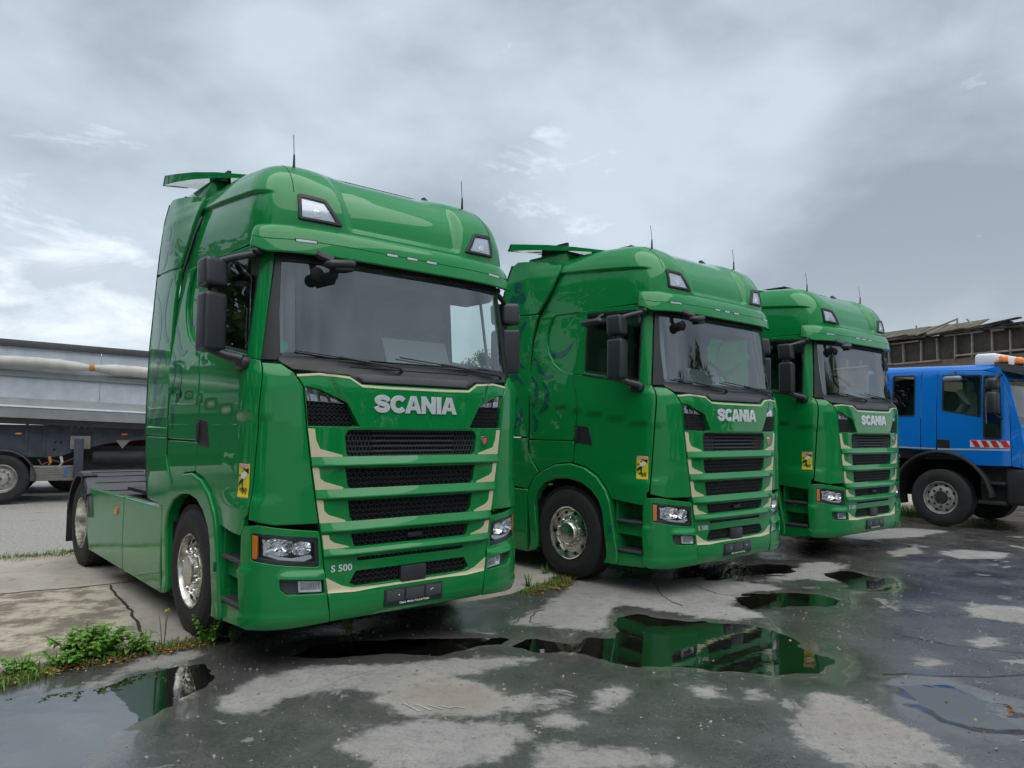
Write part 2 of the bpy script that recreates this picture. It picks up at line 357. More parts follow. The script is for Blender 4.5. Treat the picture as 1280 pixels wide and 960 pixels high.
# ------------------------------------------------------------------ the green tractor truck (local: x across, y back from the nose, z up)
CC, MM, NE = .42, 3.0, 4.2
_t = np.linspace(0, 1, 4000); _un = np.sin(_t*PI/2)**.6; _vn = CC*(1-np.maximum(0, 1-_un**NE)**(1/MM))
_w0 = 1.235; _sa = np.concatenate([[0], np.cumsum(np.hypot(np.diff(_un*_w0), np.diff(_vn)))]); SQ = _sa[-1]
def WZ(z): return np.interp(z, [.2, .5, .9, 1.9, 2.1, 2.95, 3.1], [1.215, 1.228, 1.235, 1.235, 1.225, 1.17, 1.18])
def VF(z): return np.interp(z, [.25, .30, .36, .42, 1.95, 2.05, 2.12, 2.95, 3.05], [.06, .02, .004, 0, 0, .02, .07, .185, .165])
def cab(s, z):
    s = np.asarray(s, float); z = np.asarray(z, float); a = np.abs(s)
    return np.sign(s)*WZ(z)*np.interp(a, _sa, _un), VF(z)+np.interp(a, _sa, _vn)+np.maximum(0, a-SQ), z+0*a
def sF(u, z): return float(np.sign(u)*np.interp(abs(u)/WZ(z), _un, _sa))
def sS(v, z):
    d = v-VF(z); return float(SQ+d-CC) if d > CC else float(np.interp(d, _vn, _sa))
def pf(pts): return [(sF(u, z), z) for u, z in pts]
def ps(pts): return [(sS(v, z), z) for v, z in pts]
def mir(half): return half+[(-u, z) for u, z in half[::-1]]
def sst(a, b, x): t = np.clip((x-a)/(b-a), 0, 1); return t*t*(3-2*t)
def push(fn, rel):
    """fn moved outward along its plan normal by rel(a, z)."""
    def g(a, z):
        e = 1e-3; x, y, q = fn(a, z); x1, y1, _ = fn(a+e, z); x0, y0, _ = fn(a-e, z); tx, ty = x1-x0, y1-y0; L = np.hypot(tx, ty)+1e-12
        r = rel(a, z); return x+ty/L*r, y-tx/L*r, q
    return g
BANDS = [(1.450, 1.390), (1.220, 1.160), (.986, .926), (.802, .755)]
def front_relief(s, z):
    u = np.abs(s); d = 0*u

    
    d = d+.03*sst(1.60, 1.66, z)*(1-sst(.0, .07, u-(.50+.5*(z-1.65))))
    d = d+.015*sst(.50, .47, z)
    return d
fnF = push(cab, front_relief)
def zcrease(s): return 1.735+.215*np.clip((np.abs(s)-SQ+.2)/1.35, -.3, 1.1)
def side_relief(s, z):
    a = np.abs(s); d = -.016*sst(.0, .05, zcrease(s)-z)*sst(1.0, 1.25, a)
    return d+.022*sst(1.20, 1.12, z)*sst(SQ+.35, SQ+.0, a)*sst(1.0, 1.25, a)
fnS = push(cab, side_relief)

T = empty('tractor_truck')
G = 'green_paint'
# --- upper front panel with three grille openings
seam = [(.775, .93), (.817, 1.185), (.853, 1.415), (.886, 1.654), (.914, 1.94), (.975, 2.045)]
hood_top = [(.975, 2.062), (.585, 2.035), (.49, 1.978)]
hood = mir([(.775-.004, .930)]+[(u-.004, z) for u, z in seam[1:5]]+[(.96, 2.035)]+hood_top[1:])
hood = [(u, z) for u, z in hood]
lamp_hole = [(.902, 1.948), (.80, 1.925), (.68, 1.875), (.60, 1.83), (.50, 1.665), (.878, 1.668)]
g1 = mir([(.565, 1.448), (.588, 1.475), (.602, 1.60), (.575, 1.640)])
g2 = mir([(.552, 1.218), (.575, 1.25), (.590, 1.366)]); g3 = mir([(.528, .985), (.55, 1.02), (.566, 1.134)])
lines = []
hp = panel('front_panel', pf(hood), [pf(lamp_hole), pf([(-u, z) for u, z in lamp_hole[::-1]]), pf(g1), pf(g2), pf(g3)], fnF, G, T, step=.04, edge=.02, thick=.06, bev=.005, lines=lines)
# --- bumper centre
g4 = mir([(.50, .80), (.515, .82), (.535, .895)]); slot = mir([(.475, .698), (.485, .722)]); g5 = mir([(.49, .520), (.54, .545), (.49, .626)])
bump = mir([(.682, .288), (.684, .32), (.722, .605), (.766, .917)])
bc = panel('bumper', pf(bump), [pf(g4), pf(slot), pf(g5)], fnF, G, T, step=.04, edge=.02, thick=.06, bev=.005, lines=[[(-.72, zz), (.72, zz)] for zz in (.50, .47)]+[[(-.68, .33), (.68, .33)]])
# --- proud horizontal bars below the grille openings
for zt, zl in BANDS:
    zt += .002; hw = float(np.interp((zt+zl)/2, [.60, .917, 1.185, 1.415, 1.654], [.722, .764, .811, .847, .880])); us = np.linspace(-hw, hw, 49)
    pr_ = [(zt, .0015), (zt-.3*(zt-zl), .016), (zl+.010, .041), (zl+.003, .045), (zl-.003, .044), (zl-.008, .036), (zl-.012, .0015)]; v = []
    for u in us:
        for z, o_ in pr_: p = push(cab, lambda s, w: .0015+(o_-.0015)*(.35+.65*float(sst(hw, .56, abs(u))))+0*s)(np.array(sF(u, z)), np.array(z)); v.append(tuple(float(c) for c in p))
    n = len(pr_); mb = MB(); mb.add(v, [(i*n+j, (i+1)*n+j, (i+1)*n+j+1, i*n+j+1) for i in range(48) for j in range(n-1)]+[tuple(range(n)), tuple(48*n+j for j in range(n-1, -1, -1))])
    mb.o('grille_bar', G, hp if zl > .92 else bc, smooth=50)
def inward(fn, d): return push(fn, lambda s, z: -d+0*s)
def grille(name, poly, par, dz=.034, per=.05, amp=.006, bar=.010, dep=.026, louvre=None, plate=True):
    """Honeycomb of wavy bars in front of a dark backing."""
    poly = np.array(poly); z0, z1 = poly[:, 1].min(), poly[:, 1].max(); f = inward(cab, dep); mb = MB(); n = max(1, int(round((z1-z0)/dz)))
    for r in range(n+1):
        z = z0+(z1-z0)*r/n; zz = min(max(z, z0+.004), z1-.004); us = np.linspace(poly[:, 0].min(), poly[:, 0].max(), 900); ok = inside(us, np.full(900, zz), poly)
        if ok.sum() < 5: continue
        a, b = us[ok].min()-.01, us[ok].max()+.01
        if louvre is None: segs = [(a, b, amp, bar)]
        else: segs = [(a, -louvre, .003, bar*.8), (-louvre, louvre, .003, bar*1.7), (louvre, b, .003, bar*.8)]
        for a, b, am, br in segs:
            if b-a < .02: continue
            m = max(4, int((b-a)/per*4)); k = np.arange(m+1); u = a+(b-a)*k/m
            zw = zz+am*np.array([1, 1, -1, -1])[(k+2*r) % 4]
            o1 = np.stack(f(np.array([sF(q, zz) for q in u]), zw), 1); v = []
            for p in o1: v += [p+[0, 0, br/2], p+[0, -.006, br/4], p+[0, -.006, -br/4], p+[0, 0, -br/2]]
            mb.add(v, [(4*i+j, 4*i+j+1, 4*i+j+5, 4*i+j+4) for i in range(m) for j in range(3)])
    # short upright links
    for r in range(n):
        za, zb = z0+(z1-z0)*r/n, z0+(z1-z0)*(r+1)/n; u = poly[:, 0].min()+per*(.25 if r % 2 else .75)
        while u < poly[:, 0].max():
            if inside(np.array([u]), np.array([(za+zb)/2]), poly)[0] and (louvre is None or abs(u) > louvre):
                q = [np.array([float(c[0]) for c in f(np.array([sF(u, zz)]), np.array([zz]))]) for zz in (za, zb)]
                v = []
                for p in q: v += [p+[-.004, 0, 0], p+[0, -.007, 0], p+[.004, 0, 0]]
                mb.add(v, [(0, 1, 4, 3), (1, 2, 5, 4)])
            u += per
    o = mk(name, mb.v, mb.f, 'grey_plastic' if louvre else 'black_plastic', par, smooth=False); o['kind'] = 'stuff'
    if plate: panel('grille_backing', pf([(u, z) for u, z in offset(dense(poly, .05), -.012)]), [], inward(cab, dep+.02), 'dark_void', par, step=.08, thick=.004, bev=.001)
    return o
grille('grille', g1, hp, dz=.036, louvre=.37, per=.03); grille('grille', g2, hp); grille('grille', g3, hp)
grille('grille', g4, bc, dz=.032); grille('grille', slot, bc, dz=.022, per=.04); grille('grille', g5, bc, dz=.036)
mb = MB(); P = cab(0, .56); mb.box((-.115, -.012, .500), (.115, .03, .622), .012); mb.o('radar_cover', 'mirror_plastic', bc)
mb = MB(); mb.box((-.06, -.012, .832), (.07, .03, .868), .008); mb.o('camera_housing', 'black_plastic', bc)
mb = MB(); mb.box((-.262, -.026, .342), (.262, .012, .466), .008); pl = mb.o('licence_plate_holder', 'black_plastic', T)
for a, b in ((-.245, -.095), (-.075, .085), (.105, .245)):
    mb = MB(); mb.box((a, -.029, .374), (b, -.024, .455), .004); mb.o('holder_recess', 'grey_plastic', pl)
text_mesh('holder_lettering', 'Classic  Motion Truck & Trailer', .021, 'sticker_white', pl, lambda x, y: (x, -.0275, .350+y), bold=.0006)
for u, z in ((-.14, .415), (.15, .42), (.165, .425)):
    mb = MB(); mb.lathe([(0, .006), (-.004, .004), (-.005, .0005)], (u, -.028, z), 8, 'y'); mb.o('screw_head', 'sticker_white', pl)
# --- cream vinyl flashes on the front rows, with the thin line under the windscreen
for sg in (-1, 1):
    for (zt, zl), (ut, ub, ui) in zip([(1.652, 1.455), (1.385, 1.225), (1.155, .99)], [(.878, .862, .60), (.842, .826, .588), (.806, .79, .565)]):
        zb = zl-.004
        L = [(ut, zt), (ut-.048, zt-.004), (ut-.060, zt-.085), (ut-.090, zl+.052), (ui+.02, zb+.011), (ui+.02, zb-.001), (ub-.012, zb-.001)]
        decal('cream_stripe', pf(L), fnF, 'cream_vinyl', hp, off=.003, sg=sg, step=.03)
    L = [(.757, .903), (.709, .899), (.698, .865), (.665, .842), (.55, .808), (.55, .800), (.744, .802)]
    decal('cream_stripe', pf(L), fnF, 'cream_vinyl', bc, off=.003, sg=sg, step=.03)
fl = [(.722, .603), (.60, .535), (.52, .512), (.30, .505)]; fb = [(.30, .488), (.5, .482), (.706, .492)]
decal('cream_stripe', pf([(-u, z) for u, z in fl][::1]+[(u, z) for u, z in fl[::-1]]+[(u, z) for u, z in fb[::-1]]+[(-u, z) for u, z in fb]), fnF, 'cream_vinyl', bc, off=.003, step=.03)
top = [(-.955, 2.029), (-.80, 2.046), (-.585, 2.028), (-.49, 1.971), (-.25, 1.966), (.25, 1.966), (.49, 1.971), (.585, 2.028), (.80, 2.046), (.955, 2.029)]
decal('cream_stripe', pf(top+[(u, z-.017) for u, z in top[::-1]]), fnF, 'cream_vinyl', hp, off=.003, step=.03)
# --- wordmark, model badge and emblem
LET = {'S': None, 'C': None}
Sp = spline([(.86, .66), (.76, .80), (.5, .865), (.25, .80), (.17, .67), (.30, .56), (.5, .51), (.70, .45), (.83, .33), (.75, .20), (.5, .135), (.24, .20), (.14, .35)], 4)
Cp = [(.52+.37*math.cos(t), .5+.365*math.sin(t)) for t in np.linspace(math.radians(38), math.radians(322), 22)]
GL = {'S': ([stroke(Sp, .27)], []), 'C': ([stroke(Cp, .28)], []),
      'A': ([[(-.02, 0), (.34, 1), (.66, 1), (1.02, 0), (.73, 0), (.67, .19), (.33, .19), (.27, 0)]], [[(.40, .40), (.60, .40), (.5, .72)]]),
      'N': ([[(.02, 0), (.02, 1), (.30, 1), (.69, .46), (.69, 1), (.98, 1), (.98, 0), (.70, 0), (.31, .54), (.31, 0)]], []),
      'I': ([[(0, 0), (0, 1), (.30, 1), (.30, 0)]], [])}
x = -.395
for ch, wd, sp in (('S', .142, -.004), ('C', .146, -.012), ('A', .146, -.002), ('N', .140, .007), ('I', .140, -.094), ('A', .146, 0)):
    pls, hs = GL[ch]
    for pl_ in pls:
        decal('badge_letter', [(sF(x+a*wd, 1.84), 1.772+b*.134) for a, b in pl_], fnF, 'lettering_silver', hp, off=.008, step=.05, thick=.008, holes=[[(sF(x+a*wd, 1.84), 1.772+b*.134) for a, b in h] for h in hs])
    x += wd+sp
text_mesh('model_badge', 'S 500', .066, 'lettering_silver', bc, lambda x, y: tuple(float(c) for c in push(fnF, lambda s, z: .004+0*s)(np.array(-.608+x*1.12), np.array(.638+y))), bold=.0018)
em = rounded([(.655, 1.60), (.715, 1.60), (.715, 1.555), (.685, 1.515), (.655, 1.555)], .012)
eo = decal('emblem', pf(em), fnF, 'chrome', hp, off=.010, step=.03, thick=.01)
decal('emblem_face', pf([(u*.72+.685*.28, z*.72+1.56*.28) for u, z in em]), fnF, 'sticker_red', hp, off=.0125, step=.03)
# --- upper lamps and the mesh below them
for sg in (-1, 1):
    dl = [(.898, 1.945), (.80, 1.921), (.68, 1.871), (.603, 1.831), (.70, 1.836), (.885, 1.846)]
    lo_ = panel('upper_lamp', pf(dl), [], inward(cab, .022), 'chrome', T, step=.04, thick=.02, bev=.004, sg=sg)
    for k in range(3):
        a = .655+.075*k; decal('lamp_cell', pf([(a, 1.842), (a+.055, 1.846), (a+.06, 1.872+.012*k), (a+.015, 1.862+.012*k)]), inward(cab, .022), 'lamp_white' if k != 1 else 'brushed_steel', lo_, off=.003, sg=sg, step=.03)
    panel('lens', pf(dl), [], inward(cab, .006), 'lens_glass', lo_, step=.04, thick=.004, bev=.002, sg=sg)
    ms = [(.892, 1.842), (.603, 1.826), (.505, 1.668), (.876, 1.671)]
    o = grille('lamp_grille', ms, T, dz=.028, per=.036, amp=.005)
    if sg > 0: pass
    else:
        o.data.transform(Matrix.Diagonal((-1, 1, 1, 1)))
        for q in [c for c in T.children if c.name.startswith('grille_backing')][-1:]: q.data.transform(Matrix.Diagonal((-1, 1, 1, 1)))
# --- corner panels, bumper corners, headlamps
for sg in (-1, 1):
    cpn = [(sF(u+.004, z), z) for u, z in seam[1:]]
    cpn = [(sF(.785, .985), .985)]+cpn+[(sF(1.04, 2.105), 2.105), (sS(.225, 2.112), 2.112), (sS(.225, 1.02), 1.02), (sF(1.08, .985), .985)]
    panel('corner_panel', cpn, [], push(fnS, lambda s, z: .004+0*s), G, T, step=.05, thick=.03, bev=.008, sg=sg)
    head = rounded([(sF(.786, .884), .884), (sF(1.0, .905), .905), (sS(.205, .932), .932), (sS(.205, .744), .744), (sF(1.0, .708), .708), (sF(.772, .682), .682)], .02)
    fog = rounded([(sF(.741, .592), .592), (sF(1.035, .617), .617), (sF(1.03, .55), .55), (sF(.99, .51), .51), (sF(.732, .498), .498)], .012)
    bcr = [(sF(.690, .288), .288), (sF(.692, .32), .32), (sF(.730, .605), .605), (sF(.776, .93), .93), (sF(1.0, .958), .958), (sS(.16, .985), .985), (sS(.27, .975), .975), (sS(.30, .93), .93), (sS(.305, .64), .64), (sS(.305, .30), .30), (sS(.25, .272), .272), (sF(1.0, .270), .270)]
    rel = lambda s, z: .018*sst(.665, .640, z-.03*sst(.9, 1.35, np.abs(s)))-.0*s+.010*sst(.385, .37, z)
    panel('bumper_corner', bcr, [head, fog], push(cab, rel), G, T, step=.04, edge=.025, thick=.05, bev=.006, sg=sg)
    hd = panel('headlamp', head, [], inward(cab, .085), 'black_plastic', T, step=.05, thick=.02, bev=.002, sg=sg)
    panel('lamp_bezel', head, [rounded([(sF(.81, .852), .852), (sS(.175, .912), .912), (sS(.175, .764), .764), (sF(.80, .718), .718)], .02)], inward(cab, .012), 'black_plastic', hd, step=.05, thick=.07, bev=.004, sg=sg)
    def refl(name, cu, cz, ru, rz, dp, mat):
        mb = MB(); v = []; f = []; K = 20; R = 6
        for i in range(R+1):
            r = i/R
            for k in range(K):
                t = 2*PI*k/K; uu = cu+ru*r*np.sign(math.cos(t))*abs(math.cos(t))**.7; zz = cz+rz*r*np.sign(math.sin(t))*abs(math.sin(t))**.7
                p = inward(cab, .02+dp*(1-r*r)+(.006 if (k//2) % 2 else 0)*r*(1-r)*4)(np.array(sF(uu, zz)), np.array(zz)); v.append((sg*float(p[0]), float(p[1]), float(p[2])))
        for i in range(R):
            for k in range(K): f.append((i*K+k, i*K+(k+1) % K, (i+1)*K+(k+1) % K, (i+1)*K+k))
        f.append(tuple(range(K))); return mk(name, v, f, mat, hd, smooth=False)
    refl('reflector', 1.045, .832, .095, .062, .055, 'chrome'); refl('reflector', .895, .818, .065, .048, .055, 'chrome')
    decal('running_light', [(sF(.815, .745), .745), (sF(.83, .770), .770), (sF(.96, .752), .752), (sF(1.12, .785), .785), (sF(1.145, .885), .885), (sS(.135, .885), .885), (sS(.145, .782), .782), (sF(1.02, .738), .738), (sF(.87, .726), .726)], inward(cab, .035), 'lamp_white', hd, off=.012, sg=sg, step=.03, thick=.02)
    panel('turn_signal', [(sS(.168, .912), .912), (sS(.200, .918), .918), (sS(.200, .755), .755), (sS(.168, .757), .757)], [], inward(cab, .004), 'amber_plastic', hd, step=.03, thick=.02, bev=.003, sg=sg)
    panel('lens', head, [], inward(cab, .003), 'lens_glass', hd, step=.05, thick=.004, bev=.004, sg=sg)
    fg = panel('fog_lamp', fog, [], inward(cab, .03), 'grey_plastic', T, step=.05, thick=.02, bev=.002, sg=sg)
    fi = [(.752, .584), (.915, .598), (.91, .518), (.745, .506)]; fi2 = [(.765, .574), (.90, .586), (.896, .530), (.76, .520)]
    panel('fog_frame', pf(fi), [pf(fi2)], inward(cab, .008), 'lamp_white', fg, step=.03, thick=.02, bev=.003, sg=sg)
    panel('fog_reflector', pf(fi2), [], inward(cab, .024), 'chrome', fg, step=.03, thick=.004, bev=.002, sg=sg)
    panel('lens', pf(fi2), [], inward(cab, .010), 'lens_glass', fg, step=.05, thick=.004, bev=.001, sg=sg)
    mb = MB(); q = cab(sS(.243, .545), .545); mb.lathe([(0, .016), (.012, .016), (.012, .009), (.004, .008)], (sg*(float(q[0])+.015), float(q[1]), .545), 12, 'x'); mb.o('tow_eye_cap', 'green_paint', T)
# --- doors, sleeper sides, windows
arch_o = [(.672, .25), (.735, .90), (.80, 1.03), (.92, 1.155), (1.10, 1.245), (1.32, 1.285), (1.55, 1.262), (1.75, 1.19), (1.90, 1.10), (1.985, .99), (2.02, .88), (2.02, .22)]
arch_i = [(1.905, .25), (1.90, .80), (1.855, .93), (1.73, 1.04), (1.56, 1.098), (1.36, 1.112), (1.15, 1.08), (1.0, 1.005), (.89, .90), (.84, .78), (.835, .25)]
win = rounded([(.375, 2.172), (.375, 2.875), (.42, 2.93), (1.165, 2.965), (1.165, 2.300)], .03)
sw = [(1.26, 2.285), (1.40, 2.305), (1.52, 2.350), (1.63, 2.42), (1.72, 2.54), (1.775, 2.68), (1.775, 2.80), (1.73, 2.92), (1.66, 2.985)]
for sg in (-1, 1):
    fR = push(fnS, lambda s, z: -.030+0*s)
    dlow = ps([(.233, 1.055), (.233, 2.115), (.24, 2.125), (.7, 2.20), (1.287, 2.282), (1.287, 1.292), (1.10, 1.258), (.91, 1.168), (.785, 1.035), (.725, .935), (.30, .905), (.265, .96), (.262, 1.03)])
    door = panel('door', dlow, [], fnS, G, T, step=.05, thick=.04, bev=.006, sg=sg)
    dup = ps([(.243, 2.128), (.300, 2.94), (.34, 2.985), (1.287, 3.0), (1.287, 2.285), (.7, 2.203)])
    panel('window_frame', dup, [ps(win)], push(cab, lambda s, z: -.022+0*s), G, door, step=.05, thick=.04, bev=.006, sg=sg)
    wi = [tuple(p) for p in offset(dense(win, .05), .022)]
    panel('window_seal', ps([tuple(p) for p in offset(dense(win, .05), -.006)]), [ps(wi)], push(cab, lambda s, z: -.030+0*s), 'black_plastic', door, step=.05, thick=.03, bev=.003, sg=sg)
    panel('window_glass', ps([tuple(p) for p in offset(dense(win, .05), .014)]), [], push(cab, lambda s, z: -.040+0*s), 'side_glass', door, step=.08, thick=.004, bev=.001, sg=sg)
    hn = rounded([(1.275, 1.715), (1.06, 1.70), (1.0, 1.495), (1.265, 1.515)], .02)
    panel('door_handle', ps(hn), [], push(cab, lambda s, z: -.010+0*s), 'black_plastic', door, step=.05, thick=.02, bev=.004, sg=sg)
    mb = MB(); mb.box((sg*1.212, 1.215, 1.535), (sg*1.246, 1.25, 1.69), .008); mb.o('handle_grip', 'mirror_plastic', door)
    slow = [(1.293, 1.300), (1.55, 1.275), (1.76, 1.20), (1.83, 1.165), (1.935, 1.26), (2.02, 1.38), (2.028, 1.53), (1.293, 1.53)]
    panel('locker_hatch', ps(slow), [], fnS, G, T, step=.05, thick=.03, bev=.006, sg=sg)
    supp = [(1.293, 1.538), (2.028, 1.538), (2.028, 2.05), (2.02, 2.5), (2.0, 2.72), (1.90, 3.0), (1.672, 3.0)]+[(v, z) for v, z in sw[::-1]][1:]+[(1.293, 2.292)]
    panel('sleeper_side', ps(supp), [], fnS, G, T, step=.05, thick=.03, bev=.014, sg=sg)
    rec = [(1.293, 2.27), (1.40, 2.29), (1.53, 2.335), (1.645, 2.41), (1.74, 2.53), (1.79, 2.68), (1.79, 2.81), (1.745, 2.93), (1.69, 3.0), (1.293, 3.0)]
    panel('sleeper_recess', ps(rec), [], push(cab, lambda s, z: -.032+0*s), G, T, step=.05, thick=.02, bev=.004, sg=sg)
    sl = ps([(.40, 2.165), (1.17, 2.285), (1.17, 2.262), (.40, 2.142)])
    panel('window_sill_trim', sl, [], push(cab, lambda s, z: .004+0*s), 'black_plastic', door, step=.05, thick=.03, bev=.003, sg=sg)
    # wheel-arch flare
    fl_ = push(cab, lambda s, z: .018+0*s)
    panel('wheel_arch', ps(arch_o+arch_i), [], fl_, G, T, step=.05, edge=.03, thick=.10, bev=.018, sg=sg)
    mb = MB(); mb.lathe([(0, .53), (-.36, .53), (-.36, .30)], (sg*1.19 if sg > 0 else -1.19+.36, 1.377, .50), 24, 'x', sweep=(-.35, PI+.35)); mb.o('wheel_housing', 'dark_void', T)
    mb = MB(); mb.box((sg*.86, .845, .26), (sg*1.19, .872, .9)); mb.o('wheel_housing_edge', 'dark_void', T); mb = MB(); mb.box((sg*.86, 1.885, .22), (sg*1.19, 1.91, .9)); mb.o('wheel_housing_edge', 'dark_void', T)
    mb = MB(); mb.box((sg*1.235, .70, .60), (sg*1.262, .735, .67), .008); mb.o('arch_reflector', 'decal_teal', T)
    # fairing behind the cab
    _db = lambda z: np.interp(z, [.9, 3.05, 3.35, 3.49, 3.6, 3.7, 3.75], [1.237, 1.205, 1.188, 1.165, 1.125, 1.03, .95]); _bx = lambda z: np.interp(z, [.9, 3.05, 3.5, 3.75], [1.237, 1.212, 1.205, 1.17])
    WF = lambda v, z: _db(z)+(_bx(z)-_db(z))*sst(1.5, 2.25, v)-.03*np.clip((v-2.0)/.7, 0, 1)**2
    ff = lambda v, z: (WF(v, z), v+0*z, z+0*v)
    up = [(1.60, 3.60), (1.605, 3.49), (1.70, 3.30), (1.915, 3.035), (2.632, 3.065), (2.58, 3.25), (2.48, 3.55), (2.42, 3.70), (2.33, 3.735), (1.9, 3.68)]
    panel('fairing_top', up, [], ff, G, T, step=.05, thick=.03, bev=.010, sg=sg)
    mid = [(1.918, 3.025), (2.008, 2.72), (2.03, 2.5), (2.036, 2.05), (2.036, 1.565), (2.77, 1.565), (2.785, 2.0), (2.775, 2.42), (2.71, 2.75), (2.635, 3.055)]
    panel('fairing_side', mid, [], ff, G, T, step=.05, thick=.03, bev=.008, sg=sg)
    low = [(2.036, 1.555), (2.03, 1.38), (1.94, 1.25), (1.845, 1.155), (1.92, 1.10), (1.995, 1.0), (2.03, .96), (2.57, .985), (2.65, 1.15), (2.74, 1.40), (2.77, 1.555)]
    panel('fairing_lower', low, [], ff, G, T, step=.05, thick=.03, bev=.008, sg=sg)
    mb = MB(); ed = [(2.565, .99), (2.65, 1.15), (2.74, 1.40), (2.775, 1.56), (2.79, 2.0), (2.78, 2.42), (2.715, 2.75), (2.64, 3.06), (2.585, 3.25), (2.485, 3.55), (2.425, 3.705)]
    mb.tube([(sg*float(WF(v, z)-.014), v+.014, z) for v, z in ed], .017, 6); mb.o('fairing_seal', 'black_plastic', T)
    mb = MB(); mb.tube([(sg*u_, v_, z_) for u_, v_, z_ in ((1.10, 1.60, 3.50), (1.15, 1.70, 3.30), (1.165, 1.905, 3.03), (1.18, 2.004, 2.72), (1.19, 2.028, 2.5), (1.215, 2.032, 2.05), (1.218, 2.032, 1.4))], .008, 6); mb.o('fairing_joint', 'dark_void', T)
    # side skirts
    flat = lambda v, z: (1.243-.02*np.clip((.5-z)/.3, 0, 1)**2+0*v, v+0*z, z+0*v)
    s1 = panel('side_skirt', [(2.032, .212), (3.245, .225), (3.245, .943), (2.032, .947)], [], flat, G, T, step=.06, thick=.07, bev=.012, sg=sg)
    s2 = panel('side_skirt', [(3.252, .225), (4.70, .240), (4.70, .335), (4.835, .345), (4.835, .938), (3.252, .943)], [], flat, G, T, step=.06, thick=.07, bev=.012, sg=sg)
    mb = MB(); mb.box((sg*1.235, 3.46, .755), (sg*1.262, 3.53, .825), .008); mb.o('side_marker', 'amber_plastic', s2)
    # steps and their wells
    mb = MB(); mb.box((sg*.93, .28, .28), (sg*.96, .70, .93)); mb.box((sg*.93, .655, .28), (sg*1.20, .672, .92)); mb.box((sg*.93, .29, .30), (sg*1.17, .31, .93)); mb.o('step_well', G, T, smooth=None)
    panel('step_riser', [(.31, .575), (.672, .575), (.672, .70), (.31, .70)], [], lambda v, z: (1.17+0*v, v+0*z, z+0*v), G, T, step=.08, thick=.04, bev=.008, sg=sg)
    panel('step_riser', [(.308, .272), (.676, .25), (.676, .395), (.308, .395)], [], lambda v, z: (1.205+0*v, v+0*z, z+0*v), G, T, step=.08, thick=.04, bev=.010, sg=sg)
    for zc_ in (.722, .418):
        mb = MB(); mb.box((sg*.96, .315, zc_-.018), (sg*1.222, .665, zc_+.014), .012)
        for i in range(7):
            for j in range(4): mb.box((sg*(1.0+.055*j), .34+.045*i, zc_+.012), (sg*(1.035+.055*j), .36+.045*i, zc_+.020))
        mb.o('step', 'grey_plastic', T, smooth=None)
# --- windscreen surround
ws = [(1.058, 2.165), (1.055, 2.5), (1.025, 2.90)]
wsp = rounded(mir(ws), .05)
panel('windscreen', pf([tuple(p) for p in wsp]), [], inward(cab, .012), 'windscreen_glass', T, step=.06, thick=.005, bev=.001)
for sg in (-1, 1):
    ap = [(sF(1.062, 2.13), 2.13), (sF(1.040, 2.18), 2.18), (sF(1.036, 2.5), 2.5), (sF(1.005, 2.92), 2.92), (sS(.295, 2.95), 2.95), (sS(.236, 2.13), 2.13)]
    panel('windscreen_pillar', ap, [], inward(cab, .006), 'black_plastic', T, step=.05, thick=.03, bev=.004, sg=sg)
    st = [(sF(.965, 2.165), 2.165), (sF(.945, 2.9), 2.9), (sF(.985, 2.9), 2.9), (sF(1.005, 2.165), 2.165)]
    # folded curtain behind the glass beside the pillar
    mb = MB(); v = []
    for i in range(17):
        q = i/16; x_ = .90+.09*q+.0; y_ = .30+.10*q+.018*math.sin(q*22)
        v += [(sg*x_, y_-.06, 2.2), (sg*(x_-.03), y_+.05, 2.92)]
    mb.add(v, [(2*i, 2*i+2, 2*i+3, 2*i+1) for i in range(16)]); mb.o('curtain', 'curtain_fabric', T)
cw = mir([(.49, 1.985), (.585, 2.042), (.975, 2.068), (1.06, 2.125), (1.05, 2.168), (.6, 2.150)])
panel('cowl', pf(cw), [], push(cab, lambda s, z: .012*sst(2.09, 2.02, z)+0*s), 'black_plastic', T, step=.05, thick=.03, bev=.006)
panel('cowl_flap', pf(mir([(.47, 1.992), (.52, 2.03), (.49, 2.062), (.2, 2.058)])), [], push(cab, lambda s, z: .026+0*s), 'grey_plastic', T, step=.05, thick=.03, bev=.008)
decal('cowl_line', pf(mir([(.55, 2.098), (.55, 2.105)])), cab, 'dark_void', T, off=.004)
hd_ = mir([(.93, 2.885), (1.01, 2.88), (1.02, 2.965), (.5, 2.965)]); hd_[0] = (.60, 2.895); hd_[-1] = (-.60, 2.895)
panel('windscreen_header', pf(mir([(.62, 2.885), (.70, 2.86), (1.03, 2.86), (1.03, 2.97)])), [], inward(cab, .004), 'black_plastic', T, step=.05, thick=.03, bev=.004)
for (a, za), (b, zb) in (((-.945, 2.200), (-.16, 2.128)), ((-.12, 2.205), (.86, 2.128))):
    mb = MB(); N_ = 10; pts = []
    for i in range(N_+1):
        q = i/N_; u = a+(b-a)*q; z = za+(zb-za)*q; p = push(cab, lambda s, z: .022+0*s)(np.array(sF(u, z)), np.array(z)); pts.append(tuple(float(c) for c in p))
    mb.tube(pts, .006, 6); mb.tube(pts[4:8], .011, 6)
    e = Vector(pts[-1]); mb.tube([pts[6], e+Vector((.015, -.03, -.012)), e+Vector((.045, -.012, -.035))], .011, 6, rs=[.006, .012, .014]); mb.o('wiper', 'black_plastic', T)
